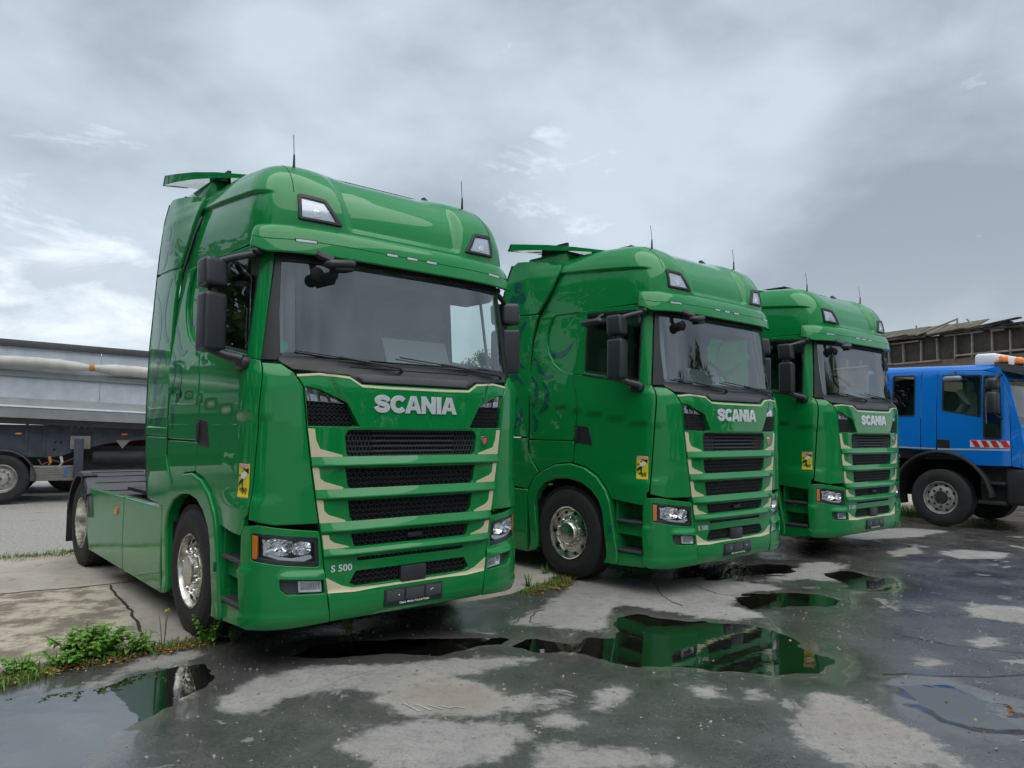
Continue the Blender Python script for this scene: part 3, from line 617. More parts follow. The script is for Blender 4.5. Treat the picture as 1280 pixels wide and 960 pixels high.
# --- roof dome
VC, ZB, HH = 1.32, 3.0, .745
sm = np.concatenate([np.linspace(0, SQ, 70), SQ+np.linspace(.04, 2.30-.165-CC, 30)]); sm = np.concatenate([-sm[:0:-1], sm])
ZT = np.concatenate([np.linspace(0, .82, 58), np.linspace(.835, .985, 14), [.993, .998, 1.0]])
bx_, by_, _ = cab(sm, np.full(len(sm), 3.05)); vv = []; nz = len(ZT)
for x0, y0 in zip(bx_, by_):
    cy0 = VC if y0 < VC else y0; ang = math.atan2(abs(x0)/1.18, max(0., (VC-y0)/(VC-.165)))/(PI/2)
    pp = 2.6+6.4*float(sst(.25, .95, ang))
    for t in ZT:
        rho = max(0., 1-t**3)**(1/pp); x = x0*rho; y = cy0+(y0-cy0)*rho; z = ZB+HH*t
        if y < 1.0:      # sunken middle of the roof front
            hw = .50+.17*(z-3.15); m = float(sst(.04, -.03, abs(x)-hw)*sst(3.135, 3.19, z)*sst(3.70, 3.45, z)*sst(1.0, .5, y)); y += .045*m; z -= .01*m
        zl = float(np.interp(y, [.3, .6, 1.2, 1.5, 1.6, 2.3], [3.37, 3.40, 3.455, 3.48, 3.49, 3.49])); m = float(sst(zl+.006, zl-.012, z)*sst(.30, .42, y)*sst(.9, 1.05, abs(x)))
        x -= math.copysign(.030*m, x); vv.append((x, y, z))
ff_ = [(j*nz+i, (j+1)*nz+i, (j+1)*nz+i+1, j*nz+i+1) for j in range(len(sm)-1) for i in range(nz-1)]
roof = mk('roof', vv, ff_, G, T, smooth=True)
BV = BVHTree.FromPolygons([Vector(p) for p in vv], ff_)
def onroof_f(u, z, off=0.0):
    u = np.atleast_1d(u); z = np.atleast_1d(z); o = []
    for a, b in zip(u, z):
        h = BV.ray_cast(Vector((a, -1, b)), Vector((0, 1, 0)))
        p = h[0] if h[0] is not None else Vector((a, .8, b)); n = h[1] if h[1] is not None else Vector((0, -1, 0))
        if n.y > 0: n = -n
        o.append(p+n*off)
    o = np.array([tuple(p) for p in o]); return o[:, 0], o[:, 1], o[:, 2]
for sg in (-1, 1):
    sp = [(.910, 3.170), (.905, 3.370), (.700, 3.352), (.578, 3.160)]; si = [(.885, 3.192), (.882, 3.335), (.715, 3.320), (.632, 3.185)]
    fr_ = lambda u, z: onroof_f(u, z, .020)
    so = panel('roof_lamp', rounded(sp, .02), [rounded(si, .01)], fr_, 'black_plastic', T, step=.06, thick=.035, bev=.006, sg=sg)
    panel('lamp_insert', rounded(si, .01), [], lambda u, z: onroof_f(u, z, .006), 'lamp_white', so, step=.06, thick=.004, bev=.001, sg=sg)
    panel('lamp_reflector', rounded([(.74, 3.205), (.80, 3.205), (.80, 3.26), (.76, 3.26)], .012), [], lambda u, z: onroof_f(u, z, .009), 'chrome', so, step=.06, thick=.004, bev=.001, sg=sg)
    panel('lens', rounded(si, .01), [], lambda u, z: onroof_f(u, z, .014), 'lens_glass', so, step=.06, thick=.003, bev=.001, sg=sg)
    # joint between the roof front and the roof side
    mb = MB(); pts = []
    for z in np.concatenate([np.linspace(3.11, 3.165, 3), np.linspace(3.38, 3.66, 14)]):
        h = BV.ray_cast(Vector((.925-.10*max(0, z-3.4), -1, z)), Vector((0, 1, 0)))
        if h[0] is not None: pts.append((sg*h[0].x, h[0].y, h[0].z))
    mb.tube(pts[3:], .003, 4); mb.o('roof_joint', 'dark_void', T)
mb = MB(); mb.tube([p for p in [(-.62, .98, 3.80), (.62, .98, 3.80)]], .008, 6); mb.box((-.62, .98, 3.775), (.62, 1.6, 3.805), .02); mb.o('roof_hatch', 'black_plastic', T)
for (u, y, z, L) in ((-.83, .50, 3.60, .16), (.80, .52, 3.60, .15)):
    h = BV.ray_cast(Vector((u, y, 5)), Vector((0, 0, -1))); z = h[0].z
    mb = MB(); mb.tube([(u, y, z-.02), (u, y, z+.10)], .011, 8, rs=[.012, .007]); mb.tube([(u, y, z+.09), (u, y+.02, z+.26)], .003, 5); mb.o('antenna', 'black_plastic', T)
mb = MB(); h = BV.ray_cast(Vector((.62, .85, 5)), Vector((0, 0, -1))); z = h[0].z-.01
mb.add([(.60, .78, z), (.64, .78, z), (.66, .90, z), (.58, .90, z), (.615, .86, z+.075), (.625, .86, z+.075), (.63, .895, z+.075), (.61, .895, z+.075)], [(0, 3, 2, 1), (4, 5, 6, 7), (0, 1, 5, 4), (1, 2, 6, 5), (2, 3, 7, 6), (3, 0, 4, 7)]); mb.o('shark_fin_antenna', 'black_plastic', T)
# --- sun visor over the windscreen
SV = sS(VF(3.0)+.25, 3.0); ss_ = np.concatenate([np.linspace(0, .8, 14)[:-1], np.linspace(.8, SV, 40)]); ss_ = np.concatenate([-ss_[:0:-1], ss_])
prof = [(3.125, -.02), (3.122, .002), (3.108, .022), (3.09, .038), (3.05, .056), (3.003, .069), (3.000, .065), (2.997, .069), (2.95, .080), (2.912, .086), (2.902, .080), (2.902, .066), (2.925, .03), (2.94, -.01)]
v = []; fcs = []
for s in ss_:
    a = abs(s); e_ = float(sst(SV-.16, SV, a)); rnd = math.sqrt(max(0, 1-max(0, (a-(SV-.09))/.09)**2))
    for z, o_ in prof:
        z2 = z+.055*e_*max(0, (3.1-z)/.2)*(1) ; z2 = min(z2, 3.125); o2 = -.02+(o_+.02)*(.25+.75*rnd)
        p = push(lambda q, w: cab(q, 0*w+3.03), lambda q, w: o2+0*q)(np.array(s), np.array(z2)); v.append((float(p[0]), float(p[1]), z2))
n = len(prof); fcs = [(i*n+j, (i+1)*n+j, (i+1)*n+j+1, i*n+j+1) for i in range(len(ss_)-1) for j in range(n-1)]
vis = mk('sun_visor', v, fcs, G, T, smooth=35)
bm = bmesh.new(); bm.from_mesh(vis.data); bmesh.ops.recalc_face_normals(bm, faces=bm.faces[:]); bm.to_mesh(vis.data); bm.free()
for u in (-.86, -.185, 0, .185, .86):
    fv = push(lambda q, w: cab(q, 0*w+3.03), lambda q, w: .071+0*q); w_ = .055 if abs(u) < .5 else .075
    mo = panel('marker_lamp', [(sF(u-w_, 3.0), 2.984), (sF(u+w_, 3.0), 2.984), (sF(u+w_, 3.0), 3.014), (sF(u-w_, 3.0), 3.014)], [], lambda q, w: (fv(q, w)[0], fv(q, w)[1]-.001, w+0*q), 'black_plastic', T, step=.05, thick=.02, bev=.003)
    panel('lens', [(sF(u-w_+.008, 3.0), 2.99), (sF(u+w_-.008, 3.0), 2.99), (sF(u+w_-.008, 3.0), 3.007), (sF(u-w_+.008, 3.0), 3.007)], [], lambda q, w: (fv(q, w)[0], fv(q, w)[1]-.003, w+0*q), 'lettering_silver', mo, step=.05, thick=.006, bev=.001)
# --- front mirror at the top corner of the windscreen
mb = MB(); M_ = Matrix.Translation((-.665, .03, 2.845)) @ Matrix.Rotation(math.radians(-10), 4, 'Y') @ Matrix.Rotation(math.radians(14), 4, 'Z')
mb.box((-.125, -.05, -.03), (.125, .05, .03), .028, M_); fm_ = mb.o('front_mirror', 'mirror_plastic', T, smooth=60)
mb = MB(); mb.box((-.09, -.05, -.06), (.09, .035, -.03), .02, M_); mb.o('mirror_glass', 'dark_void', fm_)
mb = MB(); mb.tube([(-.79, .15, 2.93), (-.77, .07, 2.885), (-.72, .03, 2.86)], .03, 8, rs=[.035, .03, .03]); mb.o('mirror_arm', 'black_plastic', fm_)
mb = MB(); mb.lathe([(-.02, .001), (-.018, .035), (0, .055), (.018, .035), (.02, .001)], (-.80, .12, 2.765), 16, 'y'); mb.o('mirror_back_reflection', 'dark_void', fm_)  # dark disc: mirror back and its reflection in the windscreen, built as one
# --- door mirrors
for sg in (-1, 1):
    def hous(name, z0, z1, pu):
        bm = bmesh.new(); bmesh.ops.create_cube(bm, size=1)
        for q in bm.verts:
            fx, fy, fz = q.co.x+.5, q.co.y+.5, q.co.z+.5
            x = 1.328+.175*fx; y = .405+.20*fy-.05*fx+(.02 if fz > .5 else 0)*pu; q.co = Vector((x, y, z0+(z1-z0)*fz+.01*fx*(1 if fz > .5 else -.5)))
        bmesh.ops.bevel(bm, geom=bm.edges[:], offset=.035, segments=3, profile=.6, affect='EDGES', clamp_overlap=True); 
        for q in bm.verts: q.co.x *= sg
        bmesh.ops.recalc_face_normals(bm, faces=bm.faces[:])
        me = bpy.data.meshes.new(name); bm.to_mesh(me); bm.free(); me.materials.append(MAT['mirror_plastic']); me.polygons.foreach_set('use_smooth', [True]*len(me.polygons)); me.set_sharp_from_angle(angle=math.radians(50))
        o = bpy.data.objects.new(name, me); COL.objects.link(o); o.parent = T; return o
    h1 = hous('wide_mirror', 2.640, 2.835, 1); h2 = hous('door_mirror', 2.185, 2.590, 0)
    for hh_, za, zb in ((h1, 2.665, 2.81), (h2, 2.215, 2.56)):
        mb = MB(); mb.add([(sg*1.35, .607, za), (sg*1.485, .557, za), (sg*1.485, .557, zb), (sg*1.35, .607, zb)], [(0, 1, 2, 3)]); mb.o('mirror_glass', 'chrome', hh_)
    mb = MB(); mb.tube([(sg*1.40, .50, 2.57), (sg*1.40, .50, 2.66)], .045, 10); mb.o('mirror_link', 'mirror_plastic', h2, smooth=60); mb = MB(); mb.tube([(sg*1.42, .48, 2.81), (sg*1.30, .40, 2.855), (sg*1.17, .34, 2.895)], .025, 8); mb.o('mirror_arm', 'mirror_plastic', h1, smooth=60); mb = MB(); mb.tube([(sg*1.42, .47, 2.20), (sg*1.33, .40, 2.155), (sg*1.24, .335, 2.13)], .03, 8, rs=[.03, .032, .036])
    mb.o('mirror_arm', 'mirror_plastic', h2, smooth=60)
    mb = MB(); mb.box((sg*1.165, .30, 2.06), (sg*1.265, .46, 2.15), .03); mb.o('mirror_mount', 'black_plastic', h2, smooth=60)
    mb = MB(); mb.box((sg*1.12, .29, 2.885), (sg*1.20, .43, 2.935), .022); mb.o('mirror_mount', 'black_plastic', h1, smooth=60)
    if sg > 0:      # the driver-side pair sits closer in
        for q_ in (h1, h2): q_.location.x = -.11
    if sg < 0:
        mb = MB(); mb.box((-1.335, .80, 2.795), (-1.19, 1.10, 2.868), .035); km = mb.o('kerb_mirror', 'mirror_plastic', T, smooth=60)
        mb = MB(); mb.tube([(-1.27, .95, 2.84), (-1.17, .90, 2.925)], .02, 8); mb.o('mirror_arm', 'black_plastic', km)
# --- roof spoiler and roof box behind
v = []; f = []; nu = 25
for k in range(nu):
    u = -1+2*k/(nu-1); e_ = abs(u); dr = .045*e_**4
    for (y, zt, th, hw) in ((1.10, 3.755, .03, .96), (1.45, 3.835, .05, 1.08), (1.8, 3.905, .065, 1.16), (2.15, 3.965, .075, 1.205), (2.38, 4.005, .08, 1.22)):
        v += [(u*hw, y, zt-dr), (u*hw, y+(.05 if y > 2.3 else 0), zt-th-dr)]
m = 10
for k in range(nu-1):
    for j in range(4):
        a = k*m+2*j; b = (k+1)*m+2*j; f += [(a, b, b+2, a+2), (a+1, a+3, b+3, b+1)]
    f += [(k*m+8, (k+1)*m+8, (k+1)*m+9, k*m+9), (k*m, k*m+1, (k+1)*m+1, (k+1)*m)]
for k in (0, nu-1): f += [(k*m+2*j, k*m+2*j+2, k*m+2*j+3, k*m+2*j+1) for j in range(4)]
mb = MB(); mb.add(v, f); rsp = mb.o('roof_spoiler', G, T, smooth=45)
for sg in (-1, 1):
    mb = MB(); mb.add([(sg*1.0, 2.385, 3.985), (sg*1.222, 2.385, 3.962), (sg*1.222, 2.435, 3.880), (sg*1.0, 2.435, 3.905), (sg*1.0, 2.41, 3.985), (sg*1.222, 2.41, 3.962), (sg*1.222, 2.46, 3.880), (sg*1.0, 2.46, 3.905)], [(0, 1, 2, 3), (4, 7, 6, 5), (0, 4, 5, 1), (1, 5, 6, 2), (2, 6, 7, 3), (3, 7, 4, 0)]); mb.o('spoiler_end', 'black_plastic', rsp)
    mb = MB(); mb.box((sg*.85, 1.75, 3.74), (sg*.88, 2.2, 3.93)); mb.o('spoiler_bracket', 'black_plastic', rsp)
mb = MB(); mb.box((-1.08, 1.55, 3.4), (1.08, 2.26, 3.775), .05); mb.o('roof_box', G, T, smooth=60)
mb = MB(); mb.box((-1.15, 2.03, 1.0), (1.15, 2.06, 3.7)); mb.o('rear_wall', G, T, smooth=None)
# --- near-black filler boxes added so panel gaps show dark, then the interior
mb = MB(); mb.box((-.84, .12, .34), (.84, 2.0, 1.25)); mb.box((-1.00, .13, 1.30), (1.00, 2.0, 2.02)); mb.box((-1.15, .40, 1.32), (1.15, 2.25, 2.0)); mb.box((-.90, .14, .95), (.90, .62, 1.32)); mb.box((-1.10, 1.96, 1.1), (1.10, 2.2, 3.5)); mb.box((-.66, .07, .34), (.66, .16, 2.0)); mb.o('dark_core', 'dark_void', T, smooth=None)
mb = MB(); mb.box((-1.08, .22, 2.02), (1.08, .62, 2.17), .04); mb.box((.15, .42, 2.05), (.95, .68, 2.24), .05); mb.o('dashboard', 'interior_grey', T)
mb = MB(); mb.box((-1.10, 1.90, 2.0), (1.10, 1.94, 3.02)); mb.box((-1.10, .30, 2.985), (1.10, 1.94, 3.0)); mb.box((-1.12, 1.30, 2.0), (-1.10, 1.94, 3.0)); mb.box((1.10, 1.30, 2.0), (1.12, 1.94, 3.0)); mb.box((-1.05, .35, 2.80), (1.05, .75, 2.985), .04); mb.o('cab_lining', 'interior_grey', T, smooth=None)
for u in (-.55, .55):
    mb = MB(); mb.box((u-.26, .85, 2.02), (u+.26, 1.30, 2.20), .05); mb.box((u-.25, 1.22, 2.15), (u+.25, 1.38, 2.62), .06); mb.box((u-.14, 1.26, 2.60), (u+.14, 1.37, 2.80), .05); mb.o('seat', 'seat_fabric', T, smooth=60)
mb = MB(); M_ = Matrix.Translation((.55, .66, 2.36)) @ Matrix.Rotation(math.radians(50), 4, 'X'); R_ = [tuple(M_ @ Vector((.22*math.cos(t), .22*math.sin(t), 0))) for t in np.linspace(0, 2*PI, 25)]
mb.tube(R_, .016, 8, cap=False); mb.tube([tuple(M_ @ Vector((-.21, 0, 0))), tuple(M_ @ Vector((.21, 0, 0)))], .02, 6); mb.tube([tuple(M_ @ Vector((0, 0, 0))), tuple(M_ @ Vector((0, -.05, -.3)))], .04, 8); mb.o('steering_wheel', 'interior_dark', T)
mb = MB(); mb.add([(-.05, .36, 2.19), (.58, .36, 2.19), (.58, .45, 2.40), (-.05, .45, 2.40)], [(0, 1, 2, 3)]); mb.add([(-.05, .366, 2.19), (.58, .366, 2.19), (.58, .456, 2.40), (-.05, .456, 2.40)], [(3, 2, 1, 0)]); mb.o('dash_board_card', 'paper_board', T)
mb = MB(); mb.lathe([(0, .045), (.003, .045)], (-.995, .245, 2.235), 20, 'y', caps=True); mb.o('windscreen_sticker', 'sticker_teal', T)
# --- wheels
def wheel(u, y, sg, rear=False, parent=T, R=.505, rim=.292, matr='polished_aluminium', full=True, nuts=10, hubmat=None):
    w = empty('wheel'); w.parent = parent; k = R/.505
    pr = [(-.150, rim-.01), (-.157, .40*k), (-.150, .455*k), (-.128, .492*k), (-.108, .503*k)]
    for c in (-.055, 0, .055): pr += [(c-.006, R), (c-.004, R-.014), (c+.004, R-.014), (c+.006, R)]
    pr += [(.108, .503*k), (.128, .492*k), (.150, .455*k), (.154, .445*k), (.157, .40*k), (.160, .385*k), (.157, .37*k), (.152, .33*k), (.145, rim+.008), (.128, rim)]
    mb = MB(); mb.lathe([(sg*a, r) for a, r in pr], (sg*u, y, R), 56); t = mb.o('tyre', 'rubber', w, smooth=35)
    # shoulder blocks
    mb = MB()
    for i in range(60):
        a = 2*PI*i/60
        for s2 in (-1, 1):
            M_ = Matrix.Translation((sg*u, y, R)) @ Matrix.Rotation(a, 4, 'X')
            mb.box((s2*.085, -.017*k, R-.012), (s2*.130, .017*k, R-.002*(1)), 0, M_)
    mb.o('tread_block', 'rubber', w, smooth=None)['kind'] = 'stuff'
    r0 = rim
    if not rear: pr = [(.128, r0+.003), (.148, r0+.001), (.152, r0-.006), (.146, r0-.014), (.120, r0-.022), (.092, r0-.030), (.088, r0-.040), (.100, r0-.062), (.112, .198), (.118, .185), (.118, .148), (.125, .140), (.128, .128), (.155, .124), (.168, .112), (.172, .09), (.173, .0)]
    else: pr = [(.128, r0+.003), (.148, r0+.001), (.152, r0-.006), (.146, r0-.016), (.05, r0-.026), (-.04, r0-.032), (-.075, r0-.045), (-.085, .225), (-.085, .150), (-.05, .140), (.02, .128), (.035, .11), (.038, .0)]
    mb = MB(); mb.lathe([(sg*a, r) for a, r in pr], (sg*u, y, R), 48); rm = mb.o('rim', matr, w, smooth=30)
    mb = MB(); xb = .118 if not rear else -.085
    for i in range(nuts):
        a = 2*PI*(i+.5)/nuts; mb.lathe([(sg*(xb-.005), .017), (sg*(xb+.018), .016), (sg*(xb+.034), .011), (sg*(xb+.036), .001)], (sg*u, y+.168*math.cos(a), R+.168*math.sin(a)), 8)
    mb.o('wheel_nuts', 'chrome', w)['kind'] = 'stuff'
    mb = MB()
    if not rear:
        for i in range(10):
            a = 2*PI*i/10; xh = .1065
            mb.lathe([(sg*(xh-.02), .021), (sg*xh, .020), (sg*xh, .001)], (sg*u, y+.228*math.cos(a), R+.228*math.sin(a)), 10)
        mb.o('vent_holes', 'dark_void', w)['kind'] = 'stuff'
    if rear: 
        mb = MB(); mb.lathe([(sg*a, r) for a, r in [(-.15, .28), (-.155, .42), (-.12, R-.01), (-.1, R), (.1, R), (.12, R-.01), (.155, .42), (.15, .28)]], (sg*(u-.345), y, R), 40); mb.o('inner_tyre', 'rubber', w)
    return w
for sg in (-1, 1):
    wheel(1.060, 1.377, sg); wheel(1.085, 5.13, sg, rear=True)
    # rear mudguards
    mb = MB(); a0, a1 = math.radians(12), math.radians(168)
    mb.lathe([(sg*.55, .590), (sg*.56, .605), (sg*1.22, .605), (sg*1.262, .597), (sg*1.272, .575), (sg*1.272, .545), (sg*1.262, .545)], (0, 5.13, .50), 28, 'x', sweep=(a0, a1))
    mg = mb.o('mudguard', 'grey_plastic', T, smooth=40)
    for i in range(13):
        a = a0+(a1-a0)*(i+.5)/13; M_ = Matrix.Translation((0, 5.13, .5)) @ Matrix.Rotation(a-PI/2, 4, 'X')
        mb = MB(); mb.box((sg*.60, -.012, .600), (sg*1.17, .012, .613), .004, M_); mb.o('mudguard_rib', 'grey_plastic', mg)
    for a in (112, 140):
        M_ = Matrix.Translation((0, 5.13, .5)) @ Matrix.Rotation(math.radians(a)-PI/2, 4, 'X'); mb = MB(); mb.box((sg*1.13, -.035, .60), (sg*1.285, .035, .625), .006, M_); mb.box((sg*1.268, -.03, .52), (sg*1.285, .03, .61), .005, M_); mb.o('mudguard_clasp', 'black_plastic', mg)
    mb = MB(); mb.box((sg*.60, 5.70, .22), (sg*1.27, 5.72, .70), .004); mb.o('mudflap', 'rubber', T)
    mb = MB(); mb.box((sg*.55, 2.15, .30), (sg*1.14, 4.35, .88), .08); mb.o('fuel_tank', 'chassis_black', T)
    mb = MB(); mb.box((sg*.38, 1.9, .74), (sg*.46, 6.1, 1.0)); mb.o('frame_rail', 'chassis_black', T, smooth=None)
    mb = MB(); mb.box((sg*.45, 6.05, .62), (sg*.80, 6.12, .78), .02); mb.o('tail_lamp', 'red_plastic', T)
mb = MB(); mb.box((-.95, 2.2, .93), (.95, 4.3, .965)); mb.o('deck_plate', 'chassis_black', T, smooth=None)
mb = MB(); mb.box((-.45, 4.55, 1.0), (.45, 5.5, 1.14), .06); mb.o('fifth_wheel', 'chassis_black', T)
mb = MB(); mb.tube([(-1.0, 1.377, .5), (1.0, 1.377, .5)], .07, 8); mb.tube([(-1.0, 5.13, .5), (1.0, 5.13, .5)], .11, 8); mb.box((-.25, 4.95, .30), (.25, 5.35, .75), .08); mb.o('axle', 'chassis_black', T)
mb = MB()
for k in range(3):
    p = [(-.95-.04*k, 2.30+.05*i, 1.0+.05*math.sin(i*1.3+k)) for i in range(9)]; mb.tube(p, .014, 6)
mb.o('air_hose', 'blue_paint', T)
mb = MB(); mb.box((-1.10, 2.12, .96), (-.80, 2.60, .985)); 
for i in range(8): mb.box((-1.10, 2.13+.06*i, .985), (-.80, 2.15+.06*i, .997))
mb.o('catwalk', 'brushed_steel', T, smooth=None)
# --- clover-and-tendril decoration on the fairing (dark teal film)
sd = lambda v, z: (np.where(v < 2.03, WZ(z)+side_relief(SQ+0*v+1, z), 1.212+.0*v+np.interp(z, [.9, 3.05], [.025, 0])-.03*np.clip((v-2.0)/.7, 0, 1)**2), v+0*z, z+0*v)
def blob(c, r, k=14, e=1.0): return [(c[0]+r*math.cos(t)*e, c[1]+r*math.sin(t)) for t in np.linspace(0, 2*PI, k, endpoint=False)]
for cc_ in ((2.28, 3.40), (2.20, 3.26), (2.36, 3.24)): decal('clover_leaf', blob(cc_, .075), ff, 'decal_teal', T, off=.002, sg=-1, step=.05)
decal('clover_stem', stroke(spline([(2.28, 3.30), (2.33, 3.16), (2.45, 3.09)]), [.05]*6+[.05]*6+[.03]), ff, 'decal_teal', T, off=.002, sg=-1, step=.05)
TEN = [[(2.10, 2.96), (2.22, 2.85), (2.30, 2.66), (2.24, 2.48), (2.12, 2.40)], [(2.62, 2.90), (2.48, 2.75), (2.42, 2.52), (2.52, 2.32), (2.66, 2.28)], [(2.14, 2.20), (2.28, 2.30), (2.42, 2.24), (2.47, 2.08), (2.36, 1.96), (2.22, 2.02)], [(2.58, 2.18), (2.50, 1.98), (2.54, 1.78), (2.64, 1.66)], [(2.16, 1.92), (2.20, 1.78), (2.32, 1.70), (2.42, 1.72)]]
for t_ in TEN:
    q = spline(t_); decal('tendril', stroke(q, .02+.085*np.sin(np.linspace(.15, PI-.1, len(q)))), ff, 'decal_teal', T, off=.002, sg=-1, step=.06)
TEN2 = [[(1.98, 2.52), (1.90, 2.44), (1.84, 2.33), (1.74, 2.27), (1.62, 2.28)], [(2.0, 2.30), (1.92, 2.20), (1.90, 2.06), (1.96, 1.92)], [(1.80, 2.22), (1.72, 2.10), (1.74, 1.94), (1.86, 1.84)], [(1.96, 1.84), (1.90, 1.74), (1.93, 1.62)]]
for t_ in TEN2:
    q = spline(t_); decal('tendril', stroke(q, .015+.06*np.sin(np.linspace(.15, PI-.1, len(q)))), sd, 'decal_teal', T, off=.003, sg=-1, step=.06)
q = spline([(1.775, 2.62), (1.66, 2.53), (1.50, 2.54), (1.36, 2.66)]); fr2 = lambda v, z: (WZ(z)-.032+0*v, v+0*z, z+0*v)
decal('tendril', stroke(q, .015+.06*np.sin(np.linspace(.15, PI-.1, len(q)))), fr2, 'decal_teal', T, off=.003, sg=-1, step=.06)
# --- blind-spot warning sticker on the near door
fst = lambda s, z: fnS(s, z)
s0, s1 = sS(.245, 1.3), sS(.385, 1.3)      # front edge, rear edge
def sq(a, b): return (s1+(s0-s1)*a, 1.165+.235*b)
stk = decal('warning_sticker', [sq(0, 0), sq(1, 0), sq(1, 1), sq(0, 1)], fst, 'sticker_yellow', T, off=.002, sg=-1, step=.08, thick=.002)
decal('sticker_band', [sq(.02, .88), sq(.98, .88), sq(.98, .99), sq(.02, .99)], fst, 'sticker_pink', stk, off=.0032, sg=-1, step=.08, thick=.001)
decal('sticker_band', [sq(.02, .01), sq(.98, .01), sq(.98, .07), sq(.02, .07)], fst, 'sticker_red', stk, off=.0032, sg=-1, step=.08, thick=.001)
decal('sticker_shape', [sq(.42, .87), sq(.95, .87), sq(.95, .70), sq(.70, .78)], fst, 'sticker_black', stk, off=.0032, sg=-1, step=.08, thick=.001)
decal('sticker_shape', [sq(.05, .32), sq(.05, .45), sq(.45, .60), sq(.55, .54)], fst, 'sticker_black', stk, off=.0032, sg=-1, step=.08, thick=.001)
decal('sticker_shape', [sq(.05, .62), sq(.28, .62), sq(.28, .69), sq(.05, .67)], fst, 'sticker_black', stk, off=.0032, sg=-1, step=.08, thick=.001)
decal('sticker_truck', [sq(.27, .57), sq(.60, .55), sq(.80, .66), sq(.80, .75), sq(.50, .77), sq(.27, .68)], fst, 'sticker_white', stk, off=.0045, sg=-1, step=.08, thick=.001)
for txt, b in (('ANGLES', .21), ('MORTS', .11)):
    def place(x, y, b=b):
        p = push(fnS, lambda s, z: .0045+0*s)(np.array((s0+s1)/2-x), np.array(1.165+.235*b+y)); return (-float(p[0]), float(p[1]), float(p[2]))
    text_mesh('sticker_lettering', txt, .029, 'sticker_black', stk, place, bold=.0008)
# ------------------------------------------------------------------ place the three trucks
TR = [(-.738, 5.825, .715), (2.463, 8.275, .718), (5.089, 10.621, .696)]
LB = ['green tractor truck nearest the camera, at the left on the concrete', 'green tractor truck in the middle of the three green ones', 'green tractor truck farthest right of the three, next to the blue truck']
trs = [T]+[copy_tree(T) for _ in range(2)]
for i_, o in enumerate(trs):      # each cab has its own papers on the dash
    for ch in o.children:
        if ch.name.startswith('dash_board_card'):
            if i_ == 1: ch.location = (-.18, .02, -.03); ch.rotation_euler = (0, 0, .05)
            if i_ == 2: ch.location = (.20, .0, -.06)
        if ch.name.startswith('wiper') and i_ == 2: ch.location = (.02, 0, .012)
for o, (x, y, a), l in zip(trs, TR, LB):
    o.location = (x, y, .004); o.rotation_euler = (0, 0, a); tag(o, l, 'truck', 'green tractor trucks parked in a row')

# ------------------------------------------------------------------ noise for shaping the ground
def vnoise(x, y, sc, seed=0, oct_=4):
    o = 0*x; amp = 1; tot = 0
    for k in range(oct_):
        X, Y = x*sc*2**k+seed*13.7, y*sc*2**k+seed*7.3; xi, yi = np.floor(X).astype(np.int64), np.floor(Y).astype(np.int64); fx, fy = X-xi, Y-yi; fx = fx*fx*(3-2*fx); fy = fy*fy*(3-2*fy)
        def h(a, b): 
            n = (a*374761393+b*668265263+seed*974711) & 0x7fffffff; n = ((n ^ (n >> 13))*1274126177) & 0x7fffffff; return ((n ^ (n >> 16)) & 0xffff)/65535.
        v = (h(xi, yi)*(1-fx)+h(xi+1, yi)*fx)*(1-fy)+(h(xi, yi+1)*(1-fx)+h(xi+1, yi+1)*fx)*fy
        o = o+amp*(v-.5); tot += amp; amp *= .5
    return o/tot
def fattr(me, name, vals):
    a = me.attributes.new(name, 'FLOAT', 'POINT'); a.data.foreach_set('value', np.asarray(vals, np.float32).ravel())
